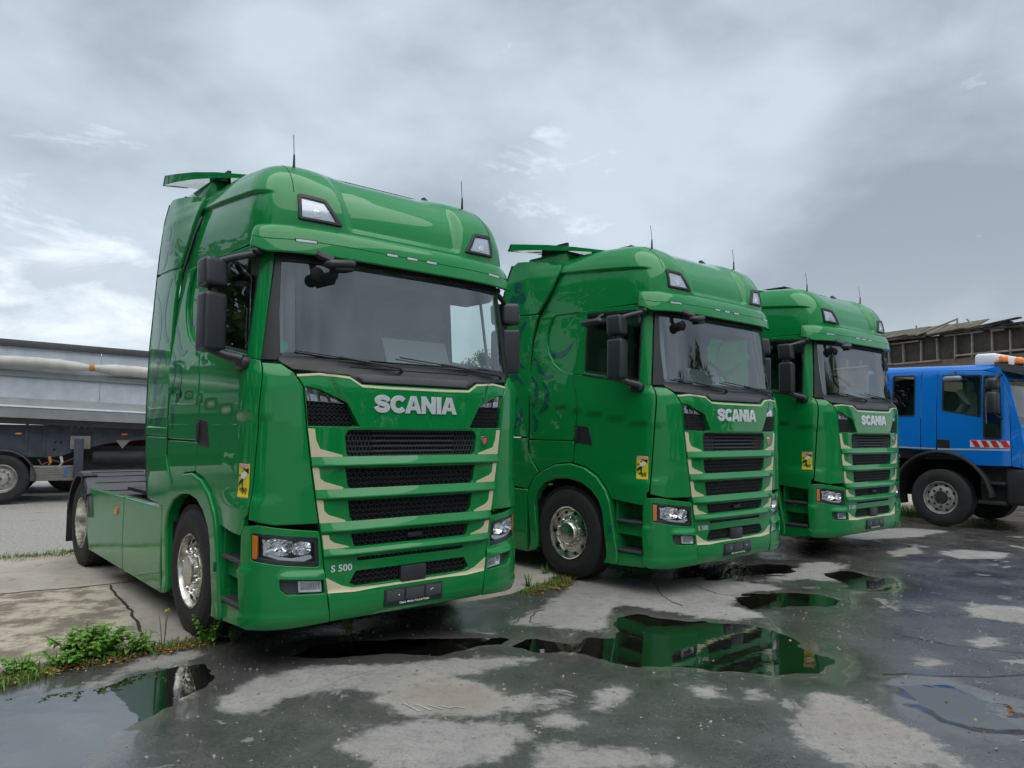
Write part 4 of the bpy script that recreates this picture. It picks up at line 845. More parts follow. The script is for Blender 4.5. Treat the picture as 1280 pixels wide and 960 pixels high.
# dry pale patches and standing water on the asphalt, in metres on the ground
DRY = [
 [ (0.03,6.55),(0.25,7.06),(0.42,7.47),(0.79,8.57),(1.10,8.48),(1.83,8.57),(2.44,8.84),(2.51,8.52),(2.82,8.33),(2.87,8.12),(2.53,7.95),(2.24,7.60),(2.12,7.29),(2.24,7.16),(2.29,6.90),(2.00,6.75),(1.81,6.82),(1.56,6.99),(1.16,7.24),(0.97,7.17),(0.86,6.79),(0.80,6.35),(0.56,6.37),(0.36,6.49) ],
 [ (-1.78,4.75),(-1.68,5.12),(-1.32,5.36),(-0.77,5.42),(-0.35,5.58),(0.05,5.66),(0.20,5.55),(-0.06,5.36),(-0.28,5.25),(-0.51,5.11),(-0.77,4.79),(-0.99,4.87),(-1.18,4.83),(-1.39,4.70),(-1.45,4.44),(-1.64,4.53) ],
 [ (-0.83,4.72),(-0.68,4.97),(-0.38,5.14),(-0.11,4.99),(0.01,4.75),(-0.07,4.48),(-0.34,4.43),(-0.63,4.52) ],
 [ (-0.91,4.07),(-0.76,4.29),(-0.48,4.41),(0.02,4.37),(0.02,4.00),(-0.17,3.81),(-0.53,3.80),(-0.74,3.88) ],
 [ (1.62,4.47),(1.80,4.67),(2.00,4.93),(2.14,4.90),(2.22,4.69),(2.28,4.44),(2.34,4.22),(2.31,3.88),(1.74,3.86),(1.64,4.00),(1.62,4.20) ],
 [ (0.15,4.08),(0.28,4.15),(0.40,4.04),(0.57,4.09),(0.73,4.02),(0.85,3.98),(0.87,3.84),(0.14,3.78) ],
 [ (0.55,4.91),(0.75,5.00),(0.84,4.92),(0.63,4.70),(0.56,4.60),(0.49,4.63) ],
 [ (-0.03,4.78),(0.17,4.83),(0.40,4.77),(0.36,4.66),(0.17,4.62),(0.02,4.49) ],
 [ (0.17,4.40),(0.28,4.50),(0.39,4.41),(0.32,4.32),(0.18,4.32) ],
 [ (3.30,9.09),(3.68,9.64),(4.10,9.81),(4.13,9.40),(3.73,8.92),(3.70,8.53),(3.47,8.62),(3.23,8.72) ],
 [ (6.02,10.74),(6.54,10.95),(7.04,10.75),(6.63,10.20),(6.05,10.22) ],
 [ (4.41,7.35),(4.74,7.49),(5.00,7.30),(4.63,6.77),(4.45,6.87),(4.24,7.00) ],
 [ (5.06,12.23),(5.94,13.03),(7.09,13.39),(7.51,13.02),(6.63,12.28),(5.52,11.84) ],
 [ (3.70,6.22),(3.97,6.29),(3.96,6.12),(3.69,6.04) ],
 [ (1.22,4.99),(1.33,5.01),(1.36,4.90),(1.24,4.87) ],
 [ (1.54,4.98),(1.64,5.00),(1.62,4.87),(1.54,4.85) ],
 [ (5.32,10.69),(6.03,11.28),(5.80,10.66),(5.22,10.29) ],
 [ (2.96,5.62),(3.16,5.72),(3.23,5.58),(3.00,5.48) ],
 [ (2.98,8.78),(3.30,8.89),(3.35,8.66),(2.99,8.55) ],
 [ (0.02,4.43),(0.11,4.32),(0.15,4.21),(0.07,4.15),(-0.07,4.31) ],
 [ (-2.68,4.94),(-2.66,5.26),(-2.63,5.54),(-2.33,5.64),(-2.25,5.59),(-2.36,5.32),(-2.54,5.18),(-2.58,4.91) ],
]
POOL = [
 [ (-3.16,4.39),(-3.06,4.63),(-2.87,4.80),(-2.63,4.90),(-2.57,5.08),(-2.34,5.27),(-2.14,5.46),(-1.96,5.29),(-1.91,4.89),(-1.89,4.55),(-2.01,4.25),(-1.99,4.04),(-1.86,3.68),(-1.75,3.19),(-2.39,3.17) ],
 [ (-0.16,5.84),(0.03,6.27),(0.22,6.28),(0.51,6.20),(0.76,6.23),(0.91,6.87),(1.15,7.18),(1.54,6.90),(1.85,6.70),(2.18,6.65),(2.32,6.28),(2.38,5.94),(2.53,5.65),(2.45,5.29),(2.23,5.16),(1.92,5.20),(1.56,5.25),(1.30,5.31),(0.95,5.40),(0.55,5.57),(0.20,5.65) ],
 [ (2.17,8.50),(2.52,9.29),(3.13,9.83),(3.62,9.75),(3.67,9.42),(3.35,9.04),(2.99,8.83),(2.47,8.61) ],
 [ (3.71,9.11),(4.12,9.27),(4.32,8.79),(4.42,8.25),(4.02,7.94),(3.73,8.02),(3.47,8.20) ],
 [ (2.36,7.94),(2.73,8.06),(3.21,7.99),(3.39,7.63),(3.08,7.28),(2.58,7.17),(2.30,7.24),(2.23,7.57) ],
 [ (2.56,5.09),(2.73,5.20),(2.98,5.16),(3.10,4.92),(3.26,4.79),(2.96,4.35),(2.64,4.35),(2.51,4.51),(2.45,4.76) ],
 [ (-1.66,5.57),(-1.45,5.89),(-0.87,6.14),(-0.24,6.26),(0.09,6.18),(0.06,5.85),(-0.36,5.71),(-1.07,5.50) ],
]
# ------------------------------------------------------------------ ground materials
def ground_mat(name, build):
    m, nt, b = nodes(name); N, L = nt.nodes, nt.links; t = N.new('ShaderNodeTexCoord').outputs['Object']
    class H: pass
    g = H()
    def link(v, i):
        if isinstance(v, (int, float)): i.default_value = v
        elif isinstance(v, tuple): i.default_value = (*v, 1)
        else: L.new(v, i)
    def noise(sc, det=6, ro=.6, dist=0., vec=None):
        n = N.new('ShaderNodeTexNoise'); n.inputs['Scale'].default_value = sc; n.inputs['Detail'].default_value = det; n.inputs['Roughness'].default_value = ro; n.inputs['Distortion'].default_value = dist; L.new(vec or t, n.inputs['Vector']); return n.outputs['Fac']
    def vor(sc, feat='F1', out_='Distance', rnd=1.0):
        n = N.new('ShaderNodeTexVoronoi'); n.feature = feat; n.inputs['Scale'].default_value = sc; n.inputs['Randomness'].default_value = rnd; L.new(t, n.inputs['Vector']); return n.outputs[out_]
    def ma(op, a, b_=None, c=None):
        n = N.new('ShaderNodeMath'); n.operation = op; link(a, n.inputs[0])
        if b_ is not None: link(b_, n.inputs[1])
        if c is not None: link(c, n.inputs[2])
        return n.outputs[0]
    def rng_(v, a, b_, c, d, smooth=False):
        n = N.new('ShaderNodeMapRange'); n.clamp = True
        if smooth: n.interpolation_type = 'SMOOTHSTEP'
        link(v, n.inputs[0])
        for i, q in enumerate((a, b_, c, d)): link(q, n.inputs[i+1])
        return n.outputs[0]
    def mix(f, a, b_, mode='MIX'):
        n = N.new('ShaderNodeMix'); n.data_type = 'RGBA'; n.blend_type = mode; link(f, n.inputs[0]); link(a, n.inputs[6]); link(b_, n.inputs[7]); return n.outputs[2]
    def attr(nm):
        n = N.new('ShaderNodeAttribute'); n.attribute_name = nm; return n.outputs['Fac']
    def bump(h, st, dist=.01, nrm=None):
        n = N.new('ShaderNodeBump'); link(st, n.inputs['Strength']); n.inputs['Distance'].default_value = dist; L.new(h, n.inputs['Height'])
        if nrm is not None: L.new(nrm, n.inputs['Normal'])
        return n.outputs[0]
    g.link, g.noise, g.vor, g.ma, g.rng, g.mix, g.attr, g.bump, g.b = link, noise, vor, ma, rng_, mix, attr, bump, b
    build(g); return m
def asphalt(g):
    nz = g.noise(2.6, 9, .62, .4); fine = g.noise(26, 6, .7); big = g.noise(.7, 5, .5)
    d = g.ma('ADD', g.attr('drysd'), g.ma('MULTIPLY', g.ma('SUBTRACT', nz, .5), .30)); d = g.ma('ADD', d, g.ma('MULTIPLY', g.ma('SUBTRACT', g.noise(9, 8, .68, .5), .5), .26)); d = g.ma('ADD', d, g.ma('MULTIPLY', g.ma('SUBTRACT', fine, .5), .10))
    dry = g.rng(d, -.055, .05, 0., 1., True)
    # scuffed crust that has dried off elsewhere
    sc = g.rng(g.ma('ADD', g.noise(1.7, 9, .68, .6), g.ma('MULTIPLY', fine, .08)), .64, .68, 0., .8, True); sc = g.ma('MULTIPLY', sc, g.rng(g.attr('poolsd'), -.30, -.05, 1., 0.))
    dry = g.ma('MAXIMUM', dry, sc)
    stone = g.vor(170); grit = g.noise(120, 4, .7)
    dcol = g.mix(g.rng(nz, .3, .7, 0., 1.), (.27, .262, .252), (.43, .415, .392)); dcol = g.mix(g.rng(big, .45, .65, 0., .55), dcol, (.33, .295, .25)); dcol = g.mix(g.rng(grit, .35, .75, .5, 0.), dcol, (.14, .14, .138)); dcol = g.mix(g.rng(g.noise(11, 7, .72, .3), .50, .64, 0., .65), dcol, (.165, .163, .16))
    wcol = g.mix(g.rng(nz, .3, .7, 0., 1.), (.048, .046, .045), (.108, .105, .101)); wcol = g.mix(g.rng(g.vor(75), .05, .40, .75, 0.), wcol, (.135, .132, .128)); wcol = g.mix(g.rng(g.noise(42, 5, .75), .45, .68, 0., .8), wcol, (.018, .018, .019)); wcol = g.mix(g.rng(g.noise(7, 8, .72), .54, .68, 0., .75), wcol, (.12, .118, .115))
    dcol = g.mix(g.rng(g.vor(60), .04, .30, .55, 0.), dcol, (.17, .165, .158)); dcol = g.mix(g.rng(g.noise(38, 5, .75), .50, .70, 0., .7), dcol, (.15, .146, .14)); damp = g.rng(d, -.24, .0, 0., .55); col = g.mix(damp, wcol, (.10, .099, .098)); col = g.mix(dry, col, dcol)
    col = g.mix(g.rng(g.attr('poolsd'), -.05, .15, 0., .6), col, (.115, .105, .092)); col = g.mix(g.attr('sand'), col, (.24, .205, .155))
    g.link(col, g.b.inputs['Base Color'])
    wr = g.rng(g.noise(1.3, 6, .6), .35, .65, .16, .42); wr = g.ma('ADD', wr, g.rng(fine, .3, .7, -.04, .06)); near = g.rng(g.ma('ADD', g.attr('poolsd'), g.ma('MULTIPLY', g.ma('SUBTRACT', nz, .5), .5)), -.45, .0, 0., 1., True); wr = g.ma('ADD', g.ma('MULTIPLY', wr, g.ma('SUBTRACT', 1., near)), g.ma('MULTIPLY', near, .08))
    r = N = None
    g.link(g.ma('ADD', g.ma('MULTIPLY', wr, g.ma('SUBTRACT', 1., dry)), g.ma('MULTIPLY', .82, dry)), g.b.inputs['Roughness'])
    h = g.ma('ADD', g.ma('MULTIPLY', stone, .5), g.ma('MULTIPLY', grit, .6)); b1 = g.bump(h, g.ma('ADD', g.ma('MULTIPLY', .30, g.ma('SUBTRACT', 1., near)), g.ma('MULTIPLY', dry, .35)), .006)
    b2 = g.bump(nz, g.ma('MULTIPLY', .35, g.ma('SUBTRACT', 1.03, near)), .02, b1); g.link(b2, g.b.inputs['Normal']); g.b.inputs['Specular IOR Level'].default_value = .5; g.link(g.ma('MULTIPLY', g.ma('SUBTRACT', 1., dry), g.ma('ADD', .30, g.ma('MULTIPLY', .35, g.ma('SUBTRACT', 1., near)))), g.b.inputs['Coat Weight']); g.b.inputs['Coat IOR'].default_value = 1.6; g.link(g.ma('MULTIPLY', wr, .7), g.b.inputs['Coat Roughness']); g.link(b2, g.b.inputs['Coat Normal'])
ground_mat('asphalt', asphalt)
def concrete(g):
    nz = g.noise(1.6, 8, .62, .3); fine = g.noise(45, 6, .7); big = g.noise(.5, 5, .5)
    c = g.mix(g.rng(nz, .3, .7, 0., 1.), (.33, .30, .255), (.54, .495, .425)); c = g.mix(g.rng(big, .4, .6, 0., .35), c, (.30, .275, .24)); c = g.mix(g.rng(g.noise(4.5, 8, .7, .5), .56, .68, 0., .55), c, (.15, .132, .105))
    w = g.rng(g.ma('ADD', g.attr('worn'), g.ma('MULTIPLY', g.ma('SUBTRACT', g.noise(5, 7, .65), .5), .4)), -.05, .08, 0., 1., True)
    wc = g.mix(g.rng(g.noise(3.2, 8, .7, .25), .42, .58, 0., 1., True), (.17, .14, .10), (.56, .49, .385)); c = g.mix(g.ma('MULTIPLY', w, .85), c, wc)
    c = g.mix(g.rng(fine, .3, .75, .25, 0.), c, (.11, .10, .085)); g.link(c, g.b.inputs['Base Color']); g.b.inputs['Roughness'].default_value = .88
    g.link(g.bump(g.ma('ADD', fine, g.ma('MULTIPLY', g.noise(5.2, 8, .7, .2), 1.2)), .35, .012), g.b.inputs['Normal'])
ground_mat('concrete', concrete)
def gravel(g):
    v = g.vor(26, 'F1', 'Color'); nz = g.noise(.35, 8, .65); c = g.mix(g.rng(g.noise(30, 5, .75), .3, .7, 0., 1.), (.17, .165, .155), (.60, .58, .55)); c = g.mix(g.rng(nz, .4, .62, 0., .5), c, (.36, .34, .31)); c = g.mix(g.rng(g.noise(1.1, 8, .7), .58, .70, 0., .6), c, (.10, .115, .06))
    g.link(c, g.b.inputs['Base Color']); g.b.inputs['Roughness'].default_value = .95; g.link(g.bump(g.ma('ADD', g.vor(30), g.noise(60, 4, .7)), .8, .03), g.b.inputs['Normal'])
ground_mat('gravel', gravel)
m, nt, b = nodes('water'); N, L = nt.nodes, nt.links; N.remove(b); o_ = N['Material Output']
tr_ = N.new('ShaderNodeBsdfTransparent'); tr_.inputs[0].default_value = (.97, .97, .95, 1); gl_ = N.new('ShaderNodeBsdfGlossy'); gl_.inputs['Roughness'].default_value = 0.03
fr_n = N.new('ShaderNodeFresnel'); fr_n.inputs[0].default_value = 3.4; mx_ = N.new('ShaderNodeMixShader'); _wa = N.new('ShaderNodeMath'); _wa.inputs[1].default_value = .09; L.new(fr_n.outputs[0], _wa.inputs[0]); L.new(_wa.outputs[0], mx_.inputs[0]); L.new(tr_.outputs[0], mx_.inputs[1]); L.new(gl_.outputs[0], mx_.inputs[2]); L.new(mx_.outputs[0], o_.inputs[0])
tcw = N.new('ShaderNodeTexCoord'); nw = N.new('ShaderNodeTexNoise'); nw.inputs['Scale'].default_value = 5; nw.inputs['Detail'].default_value = 3; L.new(tcw.outputs['Object'], nw.inputs['Vector']); bw = N.new('ShaderNodeBump'); bw.inputs['Strength'].default_value = .06; bw.inputs['Distance'].default_value = .02
L.new(nw.outputs['Fac'], bw.inputs['Height']); L.new(bw.outputs[0], gl_.inputs['Normal'])

# ------------------------------------------------------------------ ground, asphalt, water, concrete
o = mk('ground', [(-900, -900, -.03), (900, -900, -.03), (900, 1500, -.03), (-900, 1500, -.03)], [(0, 1, 2, 3)], 'gravel'); tag(o, kind='structure')
xs = np.concatenate([np.linspace(-12, -3.6, 60)[:-1], np.arange(-3.6, 5.6, .035), np.linspace(5.6, 9, 60), np.linspace(9.1, 24, 70)]); ys = np.concatenate([np.linspace(-6, 3.0, 30)[:-1], np.arange(3.0, 9.0, .035), np.linspace(9.0, 14, 90), np.linspace(14.1, 30, 60)])
X, Y = np.meshgrid(xs, ys); dr = np.full(X.shape, -1.); pq = np.full(X.shape, -1.)
for p in DRY: 
    p = np.array(p); k = (X > p[:, 0].min()-.7) & (X < p[:, 0].max()+.7) & (Y > p[:, 1].min()-.7) & (Y < p[:, 1].max()+.7); dr[k] = np.maximum(dr[k], sdf(X[k], Y[k], p))
for p in POOL:
    p = np.array(p); k = (X > p[:, 0].min()-.7) & (X < p[:, 0].max()+.7) & (Y > p[:, 1].min()-.7) & (Y < p[:, 1].max()+.7); pq[k] = np.maximum(pq[k], sdf(X[k], Y[k], p))
pqn = pq+.42*vnoise(X, Y, 2.2, 3, 6); Zg = .0022*vnoise(X, Y, 1.1, 5, 5)*2+.0026*vnoise(X, Y, 6.0, 6, 4)*sst(-.2, .1, pqn)-.013*sst(-.08, .26, pqn)
sand = np.exp(-(((X+.38)/.36)**2+((Y-4.77)/.26)**2)**2)*.75*(.7+.6*vnoise(X, Y, 4, 9, 4))
ny, nx = X.shape; idx = np.arange(nx*ny).reshape(ny, nx); F = np.stack([idx[:-1, :-1], idx[:-1, 1:], idx[1:, 1:], idx[1:, :-1]], -1).reshape(-1, 4)
_qx, _qy = X.ravel()-TR[0][0], Y.ravel()-TR[0][1]; _p = _qx*math.cos(TR[0][2])+_qy*math.sin(TR[0][2]); _q = -_qx*math.sin(TR[0][2])+_qy*math.cos(TR[0][2]); F = F[~(((_q > 3.0) & (_p < 11))[F].all(1))]      # the yard behind the concrete is gravel
me = bpy.data.meshes.new('asphalt'); me.vertices.add(nx*ny); me.vertices.foreach_set('co', np.stack([X, Y, Zg], -1).ravel()); me.loops.add(F.size); me.loops.foreach_set('vertex_index', F.ravel()); me.polygons.add(len(F)); me.polygons.foreach_set('loop_start', np.arange(0, F.size, 4)); me.polygons.foreach_set('loop_total', np.full(len(F), 4)); me.polygons.foreach_set('use_smooth', np.ones(len(F), bool)); me.update(); me.validate()
fattr(me, 'drysd', np.clip(dr, -1, 1)); fattr(me, 'poolsd', np.clip(pq, -1, 1)); fattr(me, 'sand', np.clip(sand, 0, 1)); me.materials.append(MAT['asphalt'])
o = bpy.data.objects.new('asphalt_lot', me); COL.objects.link(o); tag(o, kind='structure'); lot = o
for p in POOL:
    l = offset(dense(p, .15), -.10); l = l if np.sum(l[:, 0]*np.roll(l[:, 1], -1)-np.roll(l[:, 0], -1)*l[:, 1]) > 0 else l[::-1]; o = mk('puddle', [(a, b_, -.0058) for a, b_ in l], [tuple(range(len(l)))], 'water'); tag(o, kind='structure')
TA = TR[0]; ca, sa_ = math.cos(TA[2]), math.sin(TA[2])
def w2(p, q): return TA[0]+p*ca-q*sa_, TA[1]+p*sa_+q*ca
EP = [-14, -2.5, -1.8, -1.1, 0, 1, 1.8, 2.4, 3.2, 4, 6, 24]; EQ = [1.15, 1.15, 1.2, 1.15, 1.0, .85, .8, .95, 1.35, 1.6, 1.6, 1.6]
ps_ = np.arange(-14, 24, .08); qs = np.concatenate([[0], np.linspace(.0, .3, 8)[1:], np.linspace(.3, 1, 40)[1:]]); Pm, Qm = np.meshgrid(ps_, qs)
edge = np.interp(Pm, EP, EQ)+.16*vnoise(Pm, 0*Pm, 1.6, 2, 5); Qw = edge+(6.15-edge)*Qm; XX, YY = w2(Pm, Qw)
ZZ = .016+.004*vnoise(XX, YY, 1.2, 8, 4)-.010*np.exp(-(Qw-edge)/.05)
ZZ[0] = -.02
worn = sdf(XX, YY, [(-5.6, 6.9), (-4.15, 7.85), (-3.60, 7.12), (-3.25, 6.60), (-2.85, 5.95), (-3.3, 5.15), (-5.0, 3.6), (-8, 4)])
ny, nx = XX.shape; idx = np.arange(nx*ny).reshape(ny, nx); F = np.stack([idx[:-1, :-1], idx[:-1, 1:], idx[1:, 1:], idx[1:, :-1]], -1).reshape(-1, 4)
o = mk('concrete_apron', np.stack([XX, YY, ZZ], -1).reshape(-1, 3), F, 'concrete', smooth=True); fattr(o.data, 'worn', np.clip(worn, -1, 1)); tag(o, kind='structure'); apron = o
def crack(pts, w, par=None, zc=.0215, name='crack', mat='crack_dirt', wob=.035):
    q = np.array(spline(pts, 8)); q = q+wob*np.stack([vnoise(q[:, 0]*3, q[:, 1]*3, 2, 4, 3), vnoise(q[:, 0]*3, q[:, 1]*3, 2, 6, 3)], 1)*2
    ww = w*(.6+1.2*np.abs(vnoise(q[:, 0], q[:, 1], 5, 11, 3)))
    s_ = stroke(q, ww); n = len(s_)//2; v = [(a, b_, zc) for a, b_ in s_]; mk(name, v, [(i, i+1, 2*n-2-i, 2*n-1-i) for i in range(n-1)], mat, par or apron)
pm('crack_dirt', (.035, .03, .022), .95, var=.4, vscale=20)
crack([(-5.7, 6.95), (-4.9, 7.35), (-4.15, 7.85), (-3.7, 8.3), (-3.25, 8.75)], .03); crack([(-4.10, 7.80), (-3.62, 7.12), (-3.25, 6.62), (-2.95, 6.1), (-2.75, 5.75)], .035); crack([(-3.0, 8.9), (-2.2, 9.9)], .015)

pm('scuff_pale', (.36, .35, .32), .9, var=.3)
for c_ in ([(0.03, 6.55), (0.13, 6.83), (0.34, 7.06)], [(1.59, 8.4), (1.56, 7.8), (1.63, 7.28)], [(0.24, 6.91), (0.16, 6.62), (0.27, 6.56)], [(2.0, 8.3), (2.1, 7.9), (2.35, 7.7)], [(3.2, 6.4), (3.6, 6.0), (4.3, 5.8)], [(2.6, 5.35), (3.3, 5.3), (4.0, 5.5)]): crack(c_, .014, lot, .0042)
for c_ in ([(-1.25, 4.81), (-1.09, 5.11), (-0.87, 5.33)], [(-0.43, 4.9), (-0.25, 5.27), (-0.03, 5.55)]): crack(c_, .006, lot, .0042, 'scuff', 'scuff_pale', .01)
for k in range(5): crack([(-.63+.07*k, 4.66-.012*k), (-.52+.065*k, 4.54+.015*k)], .018, lot, .0042, 'scuff', 'scuff_pale', .01)

# ------------------------------------------------------------------ vegetation
def leafmat(name, col, var=.35, trans=.25):
    m, nt, b = nodes(name); N, L = nt.nodes, nt.links; g = N.new('ShaderNodeObjectInfo'); ge = N.new('ShaderNodeNewGeometry'); hs = N.new('ShaderNodeHueSaturation'); hs.inputs['Color'].default_value = (*col, 1)
    r = N.new('ShaderNodeMapRange'); r.inputs[3].default_value = 1-var; r.inputs[4].default_value = 1+var; L.new(ge.outputs['Random Per Island'], r.inputs[0]); L.new(r.outputs[0], hs.inputs['Value'])
    r2 = N.new('ShaderNodeMapRange'); r2.inputs[3].default_value = .47; r2.inputs[4].default_value = .53; L.new(ge.outputs['Random Per Island'], r2.inputs[0]); L.new(r2.outputs[0], hs.inputs['Hue'])
    L.new(hs.outputs[0], b.inputs['Base Color']); b.inputs['Roughness'].default_value = .55; b.inputs['Specular IOR Level'].default_value = .3
    t = N.new('ShaderNodeBsdfTranslucent'); L.new(hs.outputs[0], t.inputs[0]); mxs = N.new('ShaderNodeMixShader'); mxs.inputs[0].default_value = trans; L.new(b.outputs[0], mxs.inputs[1]); L.new(t.outputs[0], mxs.inputs[2]); L.new(mxs.outputs[0], N['Material Output'].inputs[0]); return m
leafmat('weed_leaf', (.18, .36, .05)); leafmat('grass_blade', (.17, .25, .06), .5); leafmat('dry_leaf', (.34, .17, .06), .5, .1); leafmat('tree_leaf', (.045, .085, .018), .45); leafmat('flower_yellow', (.75, .55, .02))
pm('stem_green', (.09, .15, .035), .7); pm('bark', (.09, .07, .05), .9, var=.4, bump=.5, bscale=14)
def leaf(mb, p, d, L_, w, droop=.3, toothed=True):
    d = Vector(d).normalized(); side = d.cross(Vector((0, 0, 1)));  side = side.normalized() if side.length > .01 else Vector((1, 0, 0)); up = side.cross(d).normalized(); p = Vector(p)
    prof_ = [(0, .03), (.18, .75), (.38, 1.0), (.62, .78), (.85, .38), (1.0, .0)]; v = []; f = []
    for i, (t, k) in enumerate(prof_):
        c = p+d*L_*t-Vector((0, 0, 1))*droop*L_*t*t; q = side*w*.5*k; v += [c-q+up*w*.12*k, c, c+q+up*w*.12*k]
    for i in range(len(prof_)-1): f += [(3*i, 3*i+1, 3*i+4, 3*i+3), (3*i+1, 3*i+2, 3*i+5, 3*i+4)]
    mb.add(v, f)
def weed(loc, nstem, h, spread, lw, label, rg, name='weed_plant', flower=False, gap=.028):
    root = empty(name, (*loc, .012)); tag(root, label, 'weed', 'weeds along the concrete edge'); sb = MB(); lb = MB(); fb_ = MB()
    for i in range(nstem):
        a = rg.uniform(0, 2*PI); r0 = spread*.35*rg.random(); r1 = r0+spread*.65*rg.random(); hh = h*(.55+.45*rg.random()); p0 = Vector((math.cos(a)*r0, math.sin(a)*r0, -.01)); p1 = Vector((math.cos(a)*r1, math.sin(a)*r1, hh)); pts = [p0.lerp(p1, t)+Vector((0, 0, .10*h*math.sin(t*PI))) for t in np.linspace(0, 1, 6)]
        sb.tube(pts, .004, 5, rs=list(np.linspace(.004, .0018, 6))); L0 = (p1-p0).length; k = int(L0/gap)
        for j in range(k):
            t = (j+1)/k; q = p0.lerp(p1, t)+Vector((0, 0, .10*h*math.sin(t*PI)))
            for s2 in (0, PI):
                b_ = rg.uniform(-.4, .4)+j*PI/2+s2; sz = lw*(.55+.7*rg.random())*(1.15-.6*t); leaf(lb, q, (math.cos(b_), math.sin(b_), .25+.3*rg.random()), sz*1.5, sz, .25+.4*rg.random())
        if flower:
            for _ in range(6): fb_.add([p1+Vector(rg.normal(0, .007, 3)) for _ in range(3)], [(0, 1, 2)])
    mk('stem', sb.v, sb.f, 'stem_green', root, smooth=True); lo = mk('foliage', lb.v, lb.f, 'weed_leaf', root, smooth=True); lo['kind'] = 'stuff'
    if flower: mk('flower_head', fb_.v, fb_.f, 'flower_yellow', root)
    return root
rg = np.random.default_rng(3)
weed((-2.98, 5.48), 40, .22, .36, .058, 'big leafy weed clump on the concrete edge left of the nearest front wheel', rg)
weed((-2.70, 5.62), 16, .14, .22, .050, 'lower leafy weed just right of the big clump', rg)
weed((-2.30, 5.90), 13, .24, .18, .036, 'spiky weed right in front of the nearest front tyre', rg, gap=.02)
weed((-2.14, 5.92), 7, .12, .14, .036, 'small weed at the foot of the nearest front tyre', rg)
weed((-3.25, 5.10), 16, .11, .22, .045, 'low spreading weed left of the big clump, nearest the puddle', rg)
weed((-3.05, 5.28), 14, .12, .20, .045, 'low weed in front of the big leafy clump', rg)
weed((-2.62, 5.82), 3, .26, .06, .012, 'thin stalk with a yellow flower between the leafy weeds', rg, flower=True, gap=.05)
weed((-1.30, 6.16), 8, .12, .10, .032, 'small weed in the shade under the nearest bumper', rg)
weed((.62, 9.10), 10, .14, .16, .030, 'low weed in front of the middle truck tyre', rg); weed((.20, 8.05), 7, .14, .10, .025, 'weed tuft behind the bumper corner of the nearest truck', rg)
weed((.42, 8.72), 7, .12, .14, .025, 'weed tuft on the concrete between the nearest and middle trucks', rg)
def blades(name, pts, h, mat, n_per, sp):
    v = []; f = []
    for (x, y) in pts:
        for _ in range(n_per):
            a = rng.uniform(0, 2*PI); px, py = x+rng.normal(0, sp), y+rng.normal(0, sp); L_ = h*(.4+.8*rng.random()); w = .003+.003*rng.random(); dx, dy = math.cos(a), math.sin(a); ln = .25+.7*rng.random(); k = len(v)
            v += [(px-dy*w, py+dx*w, -.005), (px+dy*w, py-dx*w, -.005), (px+dx*L_*ln*.4-dy*w*.7, py+dy*L_*ln*.4+dx*w*.7, L_*.6), (px+dx*L_*ln*.4+dy*w*.7, py+dy*L_*ln*.4-dx*w*.7, L_*.6), (px+dx*L_*ln, py+dy*L_*ln, L_*(.95-.25*ln))]; f += [(k, k+1, k+3, k+2), (k+2, k+3, k+4)]
    return mk(name, v, f, mat)
gp = []
for p in np.arange(-3.6, -1.2, .04): gp.append(w2(p, np.interp(p, EP, EQ)-.08+rng.normal(0, .05)))
for p in np.arange(-3.6, -2.2, .03): gp.append(w2(p, np.interp(p, EP, EQ)-.16+rng.normal(0, .05)))
for p in np.arange(1.9, 3.6, .04): gp.append(w2(p, np.interp(p, EP, EQ)+.02+rng.normal(0, .06)))
o = blades('grass_edge', gp, .060, 'grass_blade', 34, .05); tag(o, 'short grass growing in the joint between concrete and asphalt', 'grass', kind='stuff')
gp = [w2(p, 6.15+rng.normal(0, .10)) for p in np.arange(-7, 3, .025)]; o = blades('grass_verge', gp, .07, 'grass_blade', 14, .06); tag(o, 'strip of short grass behind the concrete apron', 'grass', kind='stuff')
gp = [(8.2+rng.normal(0, .5), 16.0+rng.normal(0, .8)) for _ in range(120)]; o = blades('grass_patch', gp, .16, 'grass_blade', 14, .12); tag(o, 'grass patch behind the wheel of the blue truck', 'grass', kind='stuff')
v = []; f = []
def fallen(n, fn, sz=.035):
    for _ in range(n):
        x, y = fn(); a = rng.uniform(0, 2*PI); s_ = sz*(.5+.8*rng.random()); c, s2 = math.cos(a)*s_, math.sin(a)*s_; k = len(v); z = .006+.012*rng.random()+(.012 if rng.random() < .5 else 0)
        v.extend([(x-c, y-s2, z), (x-s2*.5, y+c*.5, z+.008*rng.random()), (x+c, y+s2, z+.006*rng.random()), (x+s2*.5, y-c*.5, z+.01*rng.random())]); f.append((k, k+1, k+2)); f.append((k, k+2, k+3))
fallen(700, lambda: w2(rng.uniform(-3.6, -1.0), np.interp(-2.0, EP, EQ)-.13+rng.normal(0, .07)), .022); fallen(220, lambda: w2((p := rng.uniform(1.9, 3.5)), np.interp(p, EP, EQ)-.04+rng.normal(0, .06)), .03)
fallen(260, lambda: w2(rng.uniform(-7, 0), 6.12+rng.normal(0, .07)), .045); fallen(45, lambda: (rng.uniform(-1.5, 4.5), rng.uniform(3.8, 8.2)), .016)
o = mk('fallen_leaves', v, f, 'dry_leaf'); tag(o, 'brown and orange fallen leaves scattered along the concrete edges', 'leaves', kind='stuff')
v = []; f = []
